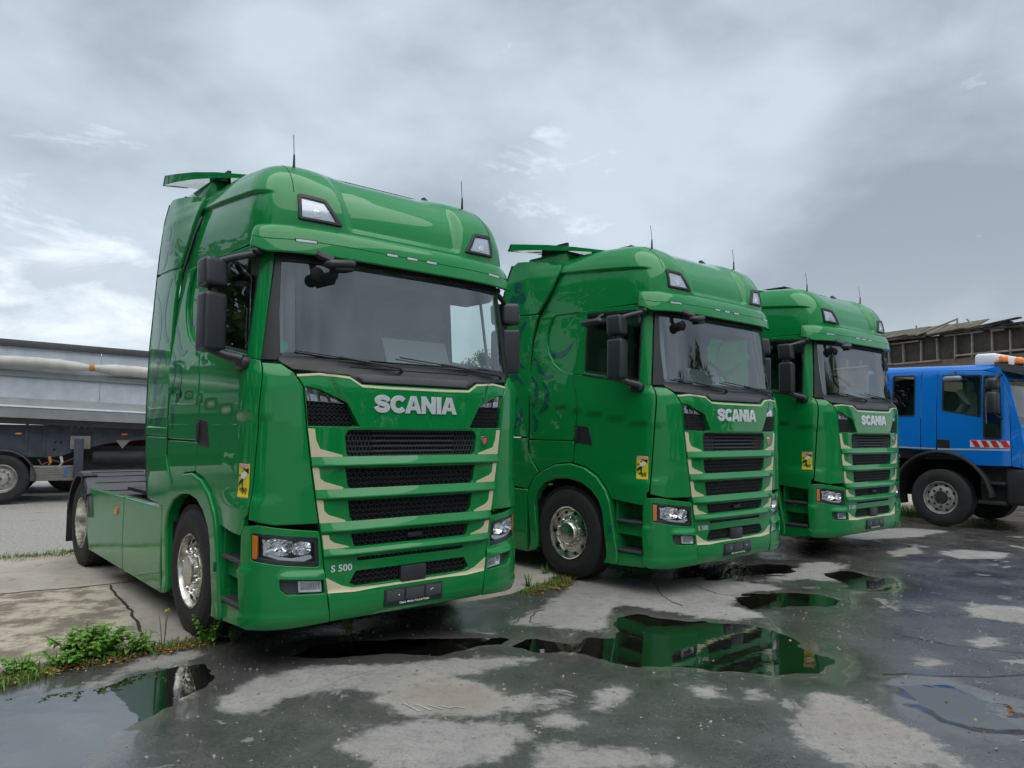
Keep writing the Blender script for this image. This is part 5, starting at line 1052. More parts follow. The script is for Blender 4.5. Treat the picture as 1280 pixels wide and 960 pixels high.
for _ in range(1500):
    x, y = rng.uniform(-3, 5), 3.5+6*rng.random()**1.5
    if any(inside(np.array([x]), np.array([y]), p)[0] for p in POOL): continue
    s_ = .004+.009*rng.random()**3; k = len(v); c = rng.normal(0, .25, (6, 3))*s_; D = np.array([(1, 0, 0), (-1, 0, 0), (0, 1, 0), (0, -1, 0), (0, 0, .7), (0, 0, -.7)])*s_
    v += [tuple(np.array([x, y, .003])+d_+e_) for d_, e_ in zip(D, c)]; f += [tuple(k+q for q in t) for t in ((0, 2, 4), (2, 1, 4), (1, 3, 4), (3, 0, 4), (2, 0, 5), (1, 2, 5), (3, 1, 5), (0, 3, 5))]
pm('pebble_stone', (.27, .26, .24), .9, var=.4, vscale=3)
o = mk('pebbles', v, f, 'pebble_stone'); tag(o, 'loose pebbles and grit strewn over the asphalt', 'pebbles', kind='stuff')
def tree_mesh(h, rx, rg, n=5200, ls=.30, low=.25):
    tb = MB(); lb = MB(); tb.tube([(0, 0, -.1), (.05, 0, h*.25), (-.05, .1, h*.5), (.05, 0, h*.8)], .2, 8, rs=[.26, .2, .15, .05]); cl = []
    for i in range(26 if low > .2 else 40):
        a = rg.uniform(0, 2*PI); z = h*(low+(.95-low)*rg.random()); r = rx*(.35+.6*rg.random())*math.sqrt(max(.08 if low > .2 else .6, 1-((z/h-.55)/.5)**2)); c = Vector((math.cos(a)*r, math.sin(a)*r, z)); cl.append((c, rx*(.22+.2*rg.random())))
        if i < 14: tb.tube([(0, 0, max(.8, z-h*.25)), c*.5+Vector((0, 0, z*.46)), c], .05, 5, rs=[.08, .05, .02])
    for _ in range(n):
        c, r = cl[rg.integers(len(cl))]; d = Vector(rg.normal(0, 1, 3)); d.normalize(); p = c+d*r*(rg.random()**.5); q = Vector(rg.normal(0, 1, 3)).normalized(); s2 = q.cross(d).normalized(); L_ = ls*(.5+.7*rg.random())
        lb.add([p-q*L_*.5, p+s2*L_*.3, p+q*L_*.5, p-s2*L_*.3], [(0, 1, 2, 3)])
    return tb, lb
rg = np.random.default_rng(11); TM = []
for h_, r_, lw_ in ((10, 3.4, .25), (12, 3.2, .25), (9.5, 3.6, .05), (11, 3.4, .04)):
    tb, lb = tree_mesh(h_, r_, rg, 5200 if lw_ > .2 else 9000, .30 if lw_ > .2 else .42, lw_); root = empty('tree'); mk('trunk', tb.v, tb.f, 'bark', root, smooth=True); c = mk('crown', lb.v, lb.f, 'tree_leaf', root); c['kind'] = 'stuff'; TM.append(root)
TP = [(-3.5, 82, 0, 'distant tree seen through the nearest cab, left of the pair'), (3, 90, 1, 'distant tree seen through the nearest cab, right of the pair')]
TP += [(x_, y_, k_, 'leafy tree beyond the left edge, mirrored in the side of the nearest truck') for x_, y_, k_ in ((-21, 13.5, 2), (-18.5, 8.5, 3), (-17, 3.5, 2), (-15.5, -1.5, 3), (-13, -6, 2), (-9.5, -10, 3))]
TP += [(x_, y_, k_, 'leafy tree beyond the right edge, mirrored in the truck fronts') for x_, y_, k_ in ((27, -17, 3), (29, -12.5, 2), (30.5, -8, 3), (31.5, -3.5, 2), (32, 1, 3), (32, 5.5, 2), (32.5, 10, 3), (24, -21, 2))]
for i, (x, y, k, l) in enumerate(TP):
    o = TM[k] if not TM[k].get('label') else copy_tree(TM[k]); o.location = (x, y, -.03); o.rotation_euler = (0, 0, i*1.7); tag(o, l, 'tree', 'trees around the yard')

# ------------------------------------------------------------------ grey tipper trailer at the left
pm('trailer_panel', (.52, .57, .63), .45, var=.22, vscale=1.6, rvar=.1); pm('trailer_lower', (.27, .285, .29), .5, var=.2, vscale=2); pm('trailer_rail', (.035, .037, .042), .6, var=.3); pm('tarp', (.50, .49, .46), .6, var=.2, vscale=3); pm('trailer_frame', (.040, .052, .068), .55, var=.45, vscale=3); pm('frame_red', (.22, .012, .014), .5, var=.3); pm('galvanised', (.20, .185, .16), .6, var=.35); pm('steel_wheel', (.40, .39, .37), .5, .5, var=.45, vscale=9)
R_ = empty('tipper_trailer', (-10.35, 15.47, -.03), .50); tag(R_, 'grey tipper trailer with rolled tarpaulin parked behind the nearest truck', 'trailer'); X0, X1 = -6.2, 4.6; sl = -.037
def strip(name, prof, mat, par, x0=X0, x1=X1, n=1, smooth=30):
    v = []; k = len(prof); xs_ = np.linspace(x0, x1, n+1)
    for x in xs_: v += [(x, y, z+sl*x) for y, z in prof]
    f = [(i*k+j, (i+1)*k+j, (i+1)*k+(j+1) % k, i*k+(j+1) % k) for i in range(n) for j in range(k)]+[tuple(range(k)), tuple(n*k+j for j in range(k-1, -1, -1))]
    mb = MB(); mb.add(v, f); return mb.o(name, mat, par, smooth=smooth)
strip('top_rail', [(-.05, 3.27), (-.05, 3.35), (-.02, 3.41), (.10, 3.42), (.10, 3.27)], 'trailer_rail', R_)
for k, (xa, xb) in enumerate(((X0, -3.3), (-3.29, -.9), (-.89, 1.63), (1.64, X1))):
    strip('side_panel', [(0, 2.70), (.02, 3.29), (.05, 3.29), (.05, 2.70)], 'trailer_panel', R_, xa, xb); strip('side_panel', [(.0, 2.18), (0, 2.68), (.05, 2.68), (.05, 2.18)], 'trailer_panel', R_, xa, xb)
strip('side_rib', [(-.07, 2.66), (-.07, 2.76), (0, 2.79), (.04, 2.79), (.04, 2.62)], 'trailer_lower', R_); strip('lower_panel', [(-.10, 2.05), (0, 2.21), (.05, 2.21), (.05, 2.05)], 'trailer_lower', R_)
strip('ledge', [(-.14, 2.02), (-.10, 2.056), (.06, 2.056), (.06, 2.0)], 'trailer_panel', R_); strip('sill', [(-.10, 1.80), (-.125, 2.018), (.06, 2.0), (.06, 1.80)], 'trailer_lower', R_); strip('sill_edge', [(0, 1.67), (-.06, 1.798), (.06, 1.798), (.06, 1.67)], 'trailer_rail', R_)
v = []; mb = MB(); pts = []; rs = []
for x in np.linspace(X0, X1, 90):
    g_ = math.exp(-((x-1.47)/.25)**2); pts.append((x, -.17-.02*math.sin(x*2.1), 2.94+sl*x+.012*math.sin(x*3.3)-.03*sst(1.5, 2.6, x))); rs.append(.115*(1-.45*g_)+.006*math.sin(x*17))
mb.tube(pts, .1, 12, rs=rs); tp_ = mb.o('rolled_tarpaulin', 'tarp', R_, smooth=80)
mb = MB(); mb.lathe([(-.05, .075), (0, .088), (.05, .075)], (1.47, -.175, 2.935+sl*1.47), 14); mb.o('strap_knot', 'amber_tape', tp_) if 'amber_tape' in MAT else (pm('amber_tape', (.45, .22, .05), .7), mb.o('strap_knot', 'amber_tape', tp_))
mb = MB(); mb.box((X0, .6, 1.7), (X1, 2.4, 3.2)); mb.o('load_body', 'trailer_lower', R_, smooth=None)
fp = [(X0, .97), (.40, .97), (.78, .965), (1.0, 1.0), (1.19, 1.08), (1.78, 1.25), (2.5, 1.34), (X1, 1.36), (X1, 1.60), (X0, 1.70)]
mb = MB(); mb.prism(fp, lambda a, b_, d: (a, d, b_), .25, .33); fr3 = mb.o('chassis_beam', 'trailer_frame', R_, smooth=None)
mb = MB(); mb.prism([(p[0], p[1]) for p in fp], lambda a, b_, d: (a, d, b_), 1.9, 1.98); mb.o('chassis_beam', 'trailer_frame', R_, smooth=None)
for x in (.30, .62): mb = MB(); mb.box((x, .225, 1.0), (x+.05, .25, 1.66)); mb.o('beam_stiffener', 'trailer_frame', fr3, smooth=None)
for x, z in ((.18, 1.46), (2.15, 1.46)): mb = MB(); mb.box((x-.06, .20, z-.02), (x+.06, .25, z+.02), .008); mb.o('side_marker', 'amber_plastic', R_)
for x, z, r in ((.84, 1.28, .022), (.95, 1.28, .022), (.83, 1.13, .026)): mb = MB(); mb.lathe([(0, r), (-.004, r)], (x, .249, z), 10, 'y', caps=True); mb.o('bolt_hole', 'dark_void', fr3)
for k in range(4): mb = MB(); mb.box((1.13+.12*k, .19, 1.585), (1.16+.12*k, .25, 1.625)); mb.o('bracket', 'galvanised', fr3)
for sx_ in (-1.40, -.08):
    for yy, sgn in ((.27, -1), (2.15, 1)):
        w_ = empty('wheel', (sx_, yy, 0)); w_.parent = R_
        mb = MB(); mb.lathe([(sgn*a, r) for a, r in [(-.15, .29), (-.17, .42), (-.13, .50), (.13, .50), (.165, .46), (.17, .40), (.16, .34), (.15, .29)]], (0, 0, .53), 40, 'y'); mb.o('tyre', 'rubber', w_)
        mb = MB(); mb.lathe([(sgn*a, r) for a, r in [(.15, .295), (.16, .285), (.14, .27), (.06, .255), (.05, .235), (.075, .19), (.075, .14), (.10, .12), (.11, .02)]], (0, 0, .53), 36, 'y'); mb.o('rim', 'steel_wheel', w_)
        mb = MB()
        for i in range(10): a = 2*PI*i/10; mb.lathe([(sgn*.07, .016), (sgn*.105, .014), (sgn*.105, .001)], (.155*math.cos(a), 0, .53+.155*math.sin(a)), 6, 'y')
        'rust_steel' in MAT or pm('rust_steel', (.16, .08, .045), .8, .3); mb.o('wheel_nuts', 'rust_steel', w_)['kind'] = 'stuff'
        mb = MB(); mb.lathe([(-sgn*.2, .60), (sgn*.18, .60), (sgn*.20, .58), (sgn*.18, .585), (-sgn*.2, .585)], (0, 0, .53), 20, 'y', sweep=(-.15, PI*.98)); mb.o('mudguard', 'trailer_rail', w_)
mb = MB(); mb.box((-6, .6, .62), (3.6, 1.6, 1.2), .08); mb.o('undercarriage', 'chassis_black', R_); mb = MB(); mb.tube([(1.55, .45, .95), (2.6, .45, .95)], .14, 14); mb.o('air_tank', 'chassis_black', R_)
mb = MB(); mb.tube([(.55, .30, .92), (.62, .26, .80), (.8, .3, .90), (1.0, .28, .84), (1.2, .35, .93)], .02, 6); mb.o('brake_hose', 'rust_steel', R_)
mb = MB(); mb.box((1.20, .10, .52), (1.38, .24, 1.36), .01); lg = mb.o('support_leg', 'trailer_frame', R_); mb = MB(); mb.box((1.12, .12, 1.14), (1.50, .24, 1.42), .01); mb.o('leg_bracket', 'galvanised', lg)
mb = MB(); mb.box((.42, .20, .47), (1.24, .55, .78), .01); sb_ = mb.o('storage_box', 'trailer_lower', R_)
for k in range(6): mb = MB(); mb.box((.43, .185, .49+.05*k), (1.23, .205, .515+.05*k)); mb.o('box_rib', 'galvanised', sb_, smooth=None)
mb = MB(); mb.box((1.04, .16, .56), (1.075, .19, .75), .005, Matrix.Rotation(0, 4, 'X')); mb.o('strap_end', 'blue_paint', sb_)
for x, m_ in ((.72, 'amber_tape'), (.93, 'tarp')): mb = MB(); mb.tube([(x, .22, .74), (x+.06, .2, .86), (x+.03, .22, .98)], .03, 6); mb.o('strap', m_, R_)
mb = MB(); mb.prism([(1.98, 1.33), (2.28, 1.34), (2.12, 1.15)], lambda a, b_, d: (a, d, b_), .20, .24); mb.o('warning_plate', 'galvanised', R_, smooth=None)
# red flat-bed trailer standing behind it
Q_ = empty('flatbed_trailer', w2(0, 0)+(0,), .50); Q_.location = (-10.35-math.sin(.5)*2.9, 15.47+math.cos(.5)*2.9, -.03); tag(Q_, 'red framed trailer half hidden behind the grey tipper trailer', 'trailer')
mb = MB(); mb.box((-1, 0, 1.10), (7, .12, 1.36)); mb.o('chassis_beam', 'frame_red', Q_, smooth=None); mb = MB(); mb.box((-1, 2.0, 1.10), (7, 2.12, 1.36)); mb.o('chassis_beam', 'frame_red', Q_, smooth=None)
for z in (.72, 1.02): mb = MB(); mb.box((1.9, -.2, z), (6.8, -.14, z+.12), .01); mb.o('side_guard', 'galvanised', Q_)
for x in (2.3, 3.4, 4.5): mb = MB(); mb.box((x, -.14, .6), (x+.06, 0, 1.2)); mb.o('guard_post', 'frame_red', Q_, smooth=None)
mb = MB(); mb.box((-3.5, .5, .55), (7, 1.7, 1.30), .1); mb.o('undercarriage', 'chassis_black', Q_); mb = MB(); mb.box((-3.5, -.1, 1.37), (7, 2.3, 1.55)); mb.o('load_bed', 'trailer_rail', Q_, smooth=None)
for x in (1.05, -.2):
    for yy, sgn in ((.1, -1), (2.0, 1)):
        w_ = empty('wheel', (x, yy, 0)); w_.parent = Q_; mb = MB(); mb.lathe([(sgn*a, r) for a, r in [(-.15, .29), (-.17, .42), (-.13, .50), (.13, .50), (.165, .46), (.17, .40), (.16, .34), (.15, .29)]], (0, 0, .53), 32, 'y'); mb.o('tyre', 'rubber', w_)
        mb = MB(); mb.lathe([(sgn*a, r) for a, r in [(.15, .295), (.14, .27), (.06, .255), (.05, .235), (.075, .14), (.11, .02)]], (0, 0, .53), 28, 'y'); mb.o('rim', 'frame_red', w_)
# ------------------------------------------------------------------ blue crew-cab truck at the right (local: x away from its near side, y back, z up)
B_ = empty('crew_cab_truck', (7.74, 13.65, .0), .65); tag(B_, 'blue crew cab truck with amber beacons and red white striped door, at the right', 'truck')
BP = 'blue_paint'
def bs(y, z):      # near side of the cab, leaning in above the waist
    return .02+.10*np.clip((z-1.6)/1.3, 0, 1)**1.5+.10*sst(-.95, -1.28, y)+.10*sst(2.72, 2.93, z)**2, y+0*z, z+0*y
def neg(fn): return lambda a, z: (lambda r: (-r[0], r[1], r[2]))(fn(a, z))
def far(fn): return lambda a, z: (lambda r: (2.30-r[0], r[1], r[2]))(fn(a, z))
def bpan(name, poly, holes, mat, off=0., both=True, par=B_, **k):
    o = []
    # panel() takes its outside from d/da x d/dz; with a = -y the outside is -x on the near side
    f = lambda a, z: (lambda r: (r[0]-off, -a+0*z, z+0*a))(bs(-a, z))
    g = lambda a, z: (lambda r: (2.30-r[0]+off, a+0*z, z+0*a))(bs(a, z))
    o.append(panel(name, [(-y, z) for y, z in poly], [[(-y, z) for y, z in h] for h in holes], f, mat, par, **k))
    if both: o.append(panel(name, poly, holes, g, mat, par, **k))
    return o
w1 = rounded([(.84, 1.995), (.84, 2.755), (.435, 2.745), (.435, 1.99)], .04); w2_ = rounded([(-.055, 2.09), (-.06, 2.72), (-.69, 2.70), (-.68, 1.975)], .03); w3 = rounded([(-.735, 2.69), (-.735, 1.60), (-1.0, 1.595), (-1.005, 2.0), (-.97, 2.66)], .03)
bpan('rear_door', [(.93, 1.40), (.93, 2.83), (.325, 2.815), (.335, 1.365)], [w1], BP, step=.08, thick=.04, bev=.006); bpan('rear_side', [(1.35, 1.40), (1.35, 2.84), (.937, 2.83), (.937, 1.40)], [], BP, step=.08, thick=.04, bev=.006)
bpan('pillar', [(.318, 1.365), (.318, 2.815), (.045, 2.81), (.055, 1.36)], [], BP, step=.08, thick=.04, bev=.006)
dr_ = bpan('door', [(.038, 1.36), (.038, 2.81), (-.70, 2.79), (-1.01, 2.70), (-1.07, 2.45), (-1.12, 1.9), (-1.13, 1.13), (-.56, 1.12), (-.36, 1.27), (-.2, 1.34)], [w2_, w3], BP, step=.08, thick=.04, bev=.006)
for w in (w1, w2_, w3):
    bpan('window_glass', [tuple(p) for p in offset(dense(w, .08), -.01)], [], 'side_glass', off=-.015, step=.1, thick=.004, bev=.001); bpan('window_seal', [tuple(p) for p in offset(dense(w, .08), -.012)], [[tuple(p) for p in offset(dense(w, .08), .014)]], 'black_plastic', off=.004, step=.1, thick=.02, bev=.002)
bpan('door_handle', rounded([(.03, 1.57), (.03, 1.42), (-.18, 1.41), (-.18, 1.56)], .02), [], 'black_plastic', off=.012, step=.1, thick=.02, bev=.005, par=dr_[0], both=False)
pm('reflective_grey', (.42, .44, .46), .4); pm('reflective_red', (.60, .02, .02), .35); pm('reflective_white', (.66, .67, .68), .35)
for k in range(4):
    a = -.53-.15*k; bpan('warning_stripe', [(a, 1.56), (a-.09, 1.56), (a-.15-.0, 1.445), (a-.06, 1.445)] if k < 4 else [], [], 'reflective_red', off=.005, step=.1, thick=.003, bev=.001, par=dr_[0], both=False)
bpan('warning_panel', [(-.515, 1.565), (-.515, 1.44), (-1.115, 1.435), (-1.115, 1.56)], [], 'reflective_white', off=.002, step=.1, thick=.003, bev=.001, par=dr_[0], both=False)
bpan('side_strip', [(.035, 1.405), (.035, 1.375), (-1.12, 1.39), (-1.12, 1.42)], [], 'reflective_grey', off=.004, step=.1, thick=.003, bev=.001, both=False, par=dr_[0]); bpan('side_strip', [(1.3, 1.425), (1.3, 1.405), (.06, 1.385), (.06, 1.405)], [], 'reflective_grey', off=.006, step=.1, thick=.004, bev=.001, both=False)
# roof and front
v = []; f = []; K = 13
for i, y in enumerate(np.linspace(1.35, -.93, 12)):
    for k in range(K):
        t = k/(K-1); x = .13+t*2.04; e_ = abs(2*t-1); zt = 2.965-.045*(1.35-y)/2.2-.10*e_**6-.02*sst(-.6, -.95, y); v.append((x, y, zt))
f = [(i*K+k, i*K+k+1, (i+1)*K+k+1, (i+1)*K+k) for i in range(11) for k in range(K-1)]
for s_ in (0, K-1):
    b0 = len(v)
    for i, y in enumerate(np.linspace(1.35, -.93, 12)): q = bs(np.array(y), np.array(2.80)); v.append(((float(q[0]) if s_ == 0 else 2.30-float(q[0])), y, 2.80))
    f += [(i*K+s_, (i+1)*K+s_, b0+i+1, b0+i) for i in range(11)]
mb = MB(); mb.add(v, f); mb.o('roof', BP, B_, smooth=60)
for mirr in (0, 1):
    cq = [(-1.135, 1.13), (-1.31, 1.10), (-1.30, 1.5), (-1.27, 1.80), (-1.075, 2.62), (-.96, 2.84), (-.72, 2.80), (-1.015, 2.705), (-1.077, 2.45), (-1.127, 1.9)]
    v = [((.02+.10*max(0, (z-1.6)/1.3)**1.5+.10*float(sst(-.95, -1.28, y))) if not mirr else 2.30-(.02+.10*max(0, (z-1.6)/1.3)**1.5+.10*float(sst(-.95, -1.28, y))), y, z) for y, z in cq]
    mb = MB(); mb.add(v+[(x_+(.05 if not mirr else -.05), y_+.02, z_) for x_, y_, z_ in v], [(0, 1, 2, 9), (2, 3, 8, 9), (3, 4, 7, 8), (4, 5, 6, 7)]+[(i, (i+1) % 10, 10+(i+1) % 10, 10+i) for i in range(10)]); mb.o('corner_panel', BP, B_, smooth=30)
front = [(-.93, 2.88), (-1.03, 2.62), (-1.235, 1.78), (-1.27, 1.5), (-1.28, 1.12)]
def ffr(x, z): return x+0*z, np.interp(z, [1.12, 1.5, 1.78, 2.62, 2.88], [-1.30, -1.29, -1.255, -1.06, -.95])-.10*(1-((x-1.15)/1.05)**2)*sst(3.0, 2.5, z)+.0*x, z+0*x
wsb = rounded([(.16, 1.83), (2.14, 1.83), (2.06, 2.62), (.24, 2.62)], .06)
panel('front_panel', [(.10, 1.10), (2.20, 1.10), (2.18, 1.9), (2.12, 2.80), (.18, 2.80), (.12, 1.9)], [wsb], ffr, BP, B_, step=.08, thick=.05, bev=.02)
panel('windscreen', [tuple(p) for p in offset(dense(wsb, .1), -.01)], [], lambda x, z: (x, ffr(x, z)[1]+.012, z), 'windscreen_glass', B_, step=.1, thick=.005, bev=.001)
panel('front_grille', [(.5, 1.2), (1.8, 1.2), (1.8, 1.62), (.5, 1.62)], [], lambda x, z: (x, ffr(x, z)[1]-.01, z), 'black_plastic', B_, step=.1, thick=.03, bev=.005)
mb = MB(); mb.box((.10, -1.52, .47), (2.20, -1.02, 1.09), .05); mb.o('bumper', 'chassis_black', B_, smooth=60)
for x in (.14, 1.82):
    mb = MB(); mb.box((x, -1.545, .82), (x+.34, -1.50, 1.0), .02); h_ = mb.o('headlamp', 'lamp_white', B_); mb = MB(); mb.box((x, -1.545, .73), (x+.2, -1.50, .81), .015); mb.o('turn_signal', 'amber_plastic', h_)
mb = MB(); mb.add([(.14, -.88, 2.93), (2.16, -.88, 2.93), (2.16, -1.42, 2.80), (.14, -1.42, 2.80), (.12, -.90, 2.80), (2.18, -.90, 2.80), (2.18, -1.40, 2.66), (.12, -1.40, 2.66)], [(0, 1, 2, 3), (4, 7, 6, 5), (0, 3, 7, 4), (1, 5, 6, 2), (3, 2, 6, 7), (0, 4, 5, 1)]); mb.o('sun_visor', 'visor_smoke', B_) if 'visor_smoke' in MAT else (pm('visor_smoke', (.03, .033, .038), .15), mb.o('sun_visor', 'visor_smoke', B_))
mb = MB(); mb.box((.30, -.86, 2.86), (2.05, -.50, 3.10), .05); lb_ = mb.o('light_bar', 'white_plastic', B_, smooth=60)
for x, y in ((.32, -.96), (.86, -1.02)):
    mb = MB(); mb.lathe([(0, .065), (.015, .075), (.10, .07), (.125, .05), (.13, .001)], (x, y, 2.92), 18, 'z'); bo = mb.o('beacon', 'amber_beacon', B_, smooth=50); mb = MB(); mb.lathe([(-.03, .075), (.012, .078)], (x, y, 2.92), 16, 'z', caps=True); mb.o('beacon_base', 'black_plastic', bo)
# interior, arch, steps, wheels, mirrors
mb = MB(); mb.box((.20, -1.1, 1.2), (2.10, 1.3, 1.85)); mb.box((.18, 1.28, 1.8), (2.12, 1.32, 2.8)); mb.box((.30, .3, 1.8), (2.0, .45, 2.5), .05); mb.o('cab_lining', 'interior_dark', B_, smooth=None)
mb = MB(); mb.box((.35, -.35, 1.85), (.85, -.2, 2.45), .06); mb.box((.48, -.34, 2.43), (.72, -.24, 2.62), .04); mb.o('seat', 'curtain_fabric', B_)
mb = MB(); mb.tube([(.28, -.18, 1.95), (.30, -.35, 2.2), (.33, -.25, 2.45)], .09, 7); mb.o('work_jacket', 'paper_board', B_, smooth=80)
mb = MB(); mb.lathe([(.0, .80), (-.03, .82), (-.03, .84), (.0, .86), (.5, .86), (.5, .80), (0, .80)], (0, 0, .51), 26, 'x', sweep=(math.radians(-12), math.radians(175))); mb.o('wheel_arch', 'chassis_black', B_, smooth=50)
mb = MB(); mb.lathe([(.5, .80), (.5, .1)], (0, 0, .51), 26, 'x', sweep=(0, PI)); mb.box((.5, -1.1, .5), (1.8, 3.5, 1.35)); mb.box((.1, 1.0, .6), (.45, 1.5, 1.3)); mb.o('dark_core', 'dark_void', B_, smooth=None)
mb = MB(); mb.box((.05, -1.03, .46), (.35, -.60, .52), .01); mb.o('step', 'chassis_black', B_); mb = MB(); mb.box((.05, -1.03, .80), (.35, -.66, .85), .01); mb.o('step', 'chassis_black', B_); mb = MB(); mb.box((.22, -1.06, .46), (.26, -.6, 1.13)); mb.o('step_well', 'chassis_black', B_, smooth=None)
for x, s_ in ((.16, -1), (2.14, 1)):
    w_ = empty('wheel', (x, 0, 0)); w_.parent = B_
    mb = MB(); mb.lathe([(s_*a, r) for a, r in [(-.15, .29), (-.16, .42), (-.12, .505), (.12, .515), (.15, .47), (.162, .40), (.155, .34), (.14, .295)]], (0, 0, .515), 44, 'x'); mb.o('tyre', 'rubber', w_)
    mb = MB(); mb.lathe([(s_*a, r) for a, r in [(.13, .297), (.15, .29), (.145, .278), (.09, .262), (.08, .245), (.115, .20), (.118, .12), (.10, .115), (.09, .0)]], (0, 0, .515), 40, 'x'); mb.o('rim', 'steel_wheel', w_)
    mb = MB(); mb.lathe([(s_*a, r) for a, r in [(.09, .115), (.125, .10), (.13, .001)]], (0, 0, .515), 20, 'x'); mb.o('hub', 'chassis_black', w_)
    mb = MB(); m2 = MB()
    for i in range(8):
        a = 2*PI*i/8; mb.lathe([(s_*.10, .026), (s_*.135, .02), (s_*.136, .001)], (0, .155*math.cos(a), .515+.155*math.sin(a)), 6, 'x'); a += PI/8; m2.lathe([(s_*.09, .026), (s_*.106, .025), (s_*.106, .001)], (0, .226*math.cos(a), .515+.226*math.sin(a)), 8, 'x')
    mb.o('wheel_nuts', 'chassis_black', w_)['kind'] = 'stuff'; m2.o('vent_holes', 'dark_void', w_)['kind'] = 'stuff'
def bm_(name, z0, z1, xx): mb = MB(); mb.box((xx-.13, -1.04, z0), (xx+.09, -.86, z1), .05); return mb.o(name, 'mirror_plastic', B_, smooth=60)
h_ = bm_('door_mirror', 2.02, 2.40, -.12); bm_('wide_mirror', 2.43, 2.63, -.12); mb = MB(); mb.tube([(-.10, -.95, 2.60), (.05, -1.0, 2.70), (.14, -1.0, 2.70)], .022, 6); mb.o('mirror_arm', 'black_plastic', h_); mb = MB(); mb.tube([(-.12, -.95, 2.03), (-.02, -1.0, 1.95), (.10, -1.02, 1.93)], .022, 6); mb.o('mirror_arm', 'black_plastic', h_)
mb = MB(); mb.box((-.10, -.42, 2.60), (.02, -.12, 2.70), .04); km = mb.o('kerb_mirror', 'mirror_pale', B_, smooth=60) if 'mirror_pale' in MAT else (pm('mirror_pale', (.25, .26, .29), .3, .2), mb.o('kerb_mirror', 'mirror_pale', B_, smooth=60))[1]
mb = MB(); mb.tube([(-.02, -.28, 2.70), (.12, -.25, 2.80)], .02, 6); mb.o('mirror_arm', 'black_plastic', km)
mb = MB(); mb.box((.3, 1.4, .75), (.4, 5.5, 1.0)); mb.box((1.9, 1.4, .75), (2.0, 5.5, 1.0)); mb.o('frame_rail', 'chassis_black', B_, smooth=None)
mb = MB(); mb.box((.02, 1.6, 1.1), (2.28, 5.6, 1.35), .03); mb.o('load_bed', BP, B_); mb = MB(); mb.box((.02, 1.6, 1.36), (2.28, 1.68, 2.2), .02); mb.o('bed_headboard', BP, B_)
mb = MB(); mb.tube([(.02, .95, 1.22), (-.03, .82, 1.25), (-.02, .70, 1.24)], .035, 8); mb.o('air_intake', 'reflective_grey', B_); mb = MB(); mb.box((.0, .86, .93), (.05, .95, 1.0), .01); mb.o('side_marker', 'amber_plastic', B_); mb = MB(); mb.box((.0, .72, 1.11), (.05, .80, 1.16), .01); mb.o('side_marker', 'amber_plastic', B_)

# ------------------------------------------------------------------ derelict shed behind the blue truck (local x along the wall, y into it)
pm('shed_wall', (.20, .155, .11), .95, var=.35, vscale=1.5, bump=.4, bscale=18); pm('shed_board', (.062, .053, .046), .9, var=.45, vscale=2.5, bump=.3, bscale=25); pm('shed_post', (.27, .245, .21), .85, var=.3); pm('shed_roof', (.115, .105, .078), .9, var=.35, vscale=1.5, bump=.3, bscale=12); pm('charred_plank', (.060, .052, .046), .9, var=.5, vscale=4)
da = math.atan2(-5, 2); H_ = empty('shed', (15.13, 30, -.03), da); tag(H_, 'derelict low shed with dark boarded wall and sagging roof behind the blue truck', 'shed')
# local +x runs towards the camera along the wall; the yard side is local -y
mb = MB(); mb.box((-6, 0, 0), (11, .30, 4.44)); mb.o('wall', 'shed_wall', H_, smooth=None)
mb = MB(); mb.box((-6, .2, 4.4), (11, .26, 5.30)); mb.o('wall_backing', 'dark_void', H_, smooth=None); mb = MB(); mb.box((-6, 4.5, 0), (11, 4.8, 5.2)); mb.o('wall', 'shed_wall', H_, smooth=None)
pst = [-5.0, -4.3, -3.6, -2.9, -2.15, -1.4, -.7, 0, .67, 1.45, 2.15, 2.86, 3.53, 4.27, 4.92, 5.6, 6.3, 7.0, 7.7]; rb = np.random.default_rng(21)
for a, b_ in zip(pst[:-1], pst[1:]):
    t = rb.uniform(-.05, .05); mb = MB(); y0 = .05+rb.uniform(-.04, .06); mb.box((a+.012, y0, 4.44), (b_-.012, y0+.05, 5.34+rb.uniform(-.06, .06)), .01, Matrix.Rotation(rb.uniform(-.006, .006), 4, 'Y')); o = mb.o('board', 'shed_board', H_)
for a in pst:
    mb = MB(); t = rb.uniform(-.03, .03); mb.add([(a-.03, -.06, 4.42), (a+.03, -.06, 4.42), (a+.03+t, -.06, 5.26), (a-.03+t, -.06, 5.26), (a-.03, .04, 4.42), (a+.03, .04, 4.42), (a+.03+t, .04, 5.26), (a-.03+t, .04, 5.26)], [(0, 1, 2, 3), (4, 7, 6, 5), (0, 4, 5, 1), (1, 5, 6, 2), (2, 6, 7, 3), (3, 7, 4, 0)]); mb.o('post', 'shed_post', H_, smooth=None)
for a, b_, z in ((-6, .2, 4.40), (.25, 2.3, 4.38), (2.9, 6.0, 4.50), (6.1, 11, 4.52)): mb = MB(); mb.box((a, -.09, z), (b_, .06, z+.07), .01); mb.o('sill', 'shed_post', H_)
for a, b_, z in ((-6, .1, 5.24), (.13, 1.4, 5.20), (2.5, 4.0, 5.27), (6, 8.5, 5.30)): mb = MB(); mb.box((a, -.12, z), (b_, -.03, z+.06), .008); mb.o('eave_batten', 'shed_post', H_)
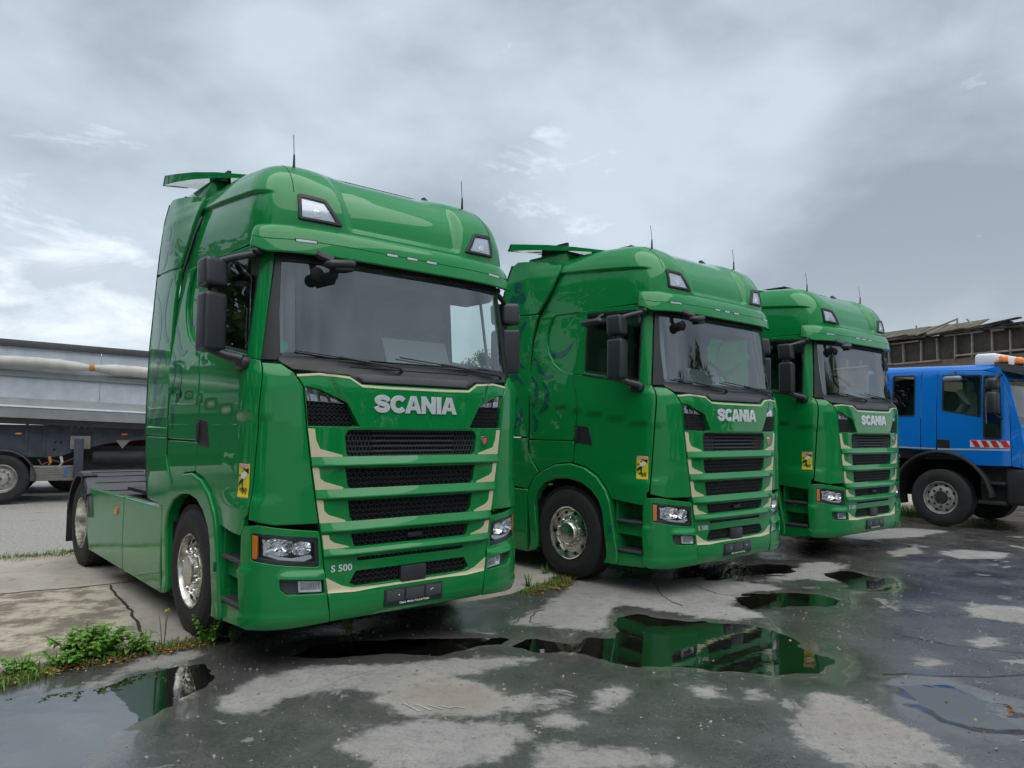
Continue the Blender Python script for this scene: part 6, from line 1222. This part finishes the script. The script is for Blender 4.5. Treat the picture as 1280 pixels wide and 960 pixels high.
for k in range(26):      # roof sheets, corrugated by their overlaps, sagging in the middle
    a = -6+.40*k; sag = -.02*math.sin((a+6)/9.5*PI)-.05*(rb.random() if a > 1 else 0)
    if a > 3.4: break
    zt_ = 5.87+sag; mb = MB(); mb.add([(a, -.25, 5.36), (a+.41, -.25, 5.37), (a+.41, .8, zt_+.03), (a, .8, zt_+.02), (a, -.25, 5.33), (a+.41, -.25, 5.34), (a+.41, .8, zt_), (a, .8, zt_-.01)], [(0, 1, 2, 3), (4, 7, 6, 5), (0, 4, 5, 1), (1, 5, 6, 2), (2, 6, 7, 3), (3, 7, 4, 0)]); mb.o('roof_sheet', 'shed_roof', H_, smooth=None)
for k in range(22):
    a = -6+.72*k+rb.uniform(-.1, .1); L_ = rb.uniform(1.2, 2.6); z = 5.32+rb.uniform(-.03, .10); M_ = Matrix.Translation((a, -.22+rb.uniform(-.08, .05), z)) @ Matrix.Rotation(rb.uniform(-.05, .05), 4, 'Y') @ Matrix.Rotation(rb.uniform(-.06, .06), 4, 'Z'); mb = MB(); mb.box((0, 0, 0), (L_, .16, .06), .008, M_); mb.o('fascia_plank', 'charred_plank', H_)
for k in range(70):      # heap of loose planks where the roof has come down
    a = rb.uniform(2.6, 9.5) if k < 50 else rb.uniform(-3, 3); L_ = rb.uniform(1.0, 2.8); z = 5.34+rb.uniform(0, .12+.07*max(0., a-3.7)); M_ = Matrix.Translation((a, rb.uniform(-.2, 1.2), z)) @ Matrix.Rotation(rb.uniform(-.10, .06), 4, 'Y') @ Matrix.Rotation(rb.uniform(-.2, .2), 4, 'Z'); mb = MB(); mb.box((0, 0, 0), (L_, .18, .05), .006, M_); mb.o('fallen_plank', 'charred_plank' if rb.random() < .85 else 'shed_post', H_)
for (a, za), (b_, zb) in (((1.49, 5.44), (1.49, 5.80)), ((3.18, 5.44), (3.18, 5.86)), ((1.46, 5.42), (3.15, 5.82)), ((.0, 5.36), (-.25, 5.62)), ((3.55, 5.78), (3.75, 5.55))): mb = MB(); mb.tube([(a, -.30, za), (b_, -.30, zb)], .03, 6); mb.o('brace', 'shed_post', H_)
mb = MB(); mb.box((4.28, -.16, 5.24), (4.80, -.08, 5.40), .03); mb.o('insulation_pad', 'shed_post', H_)
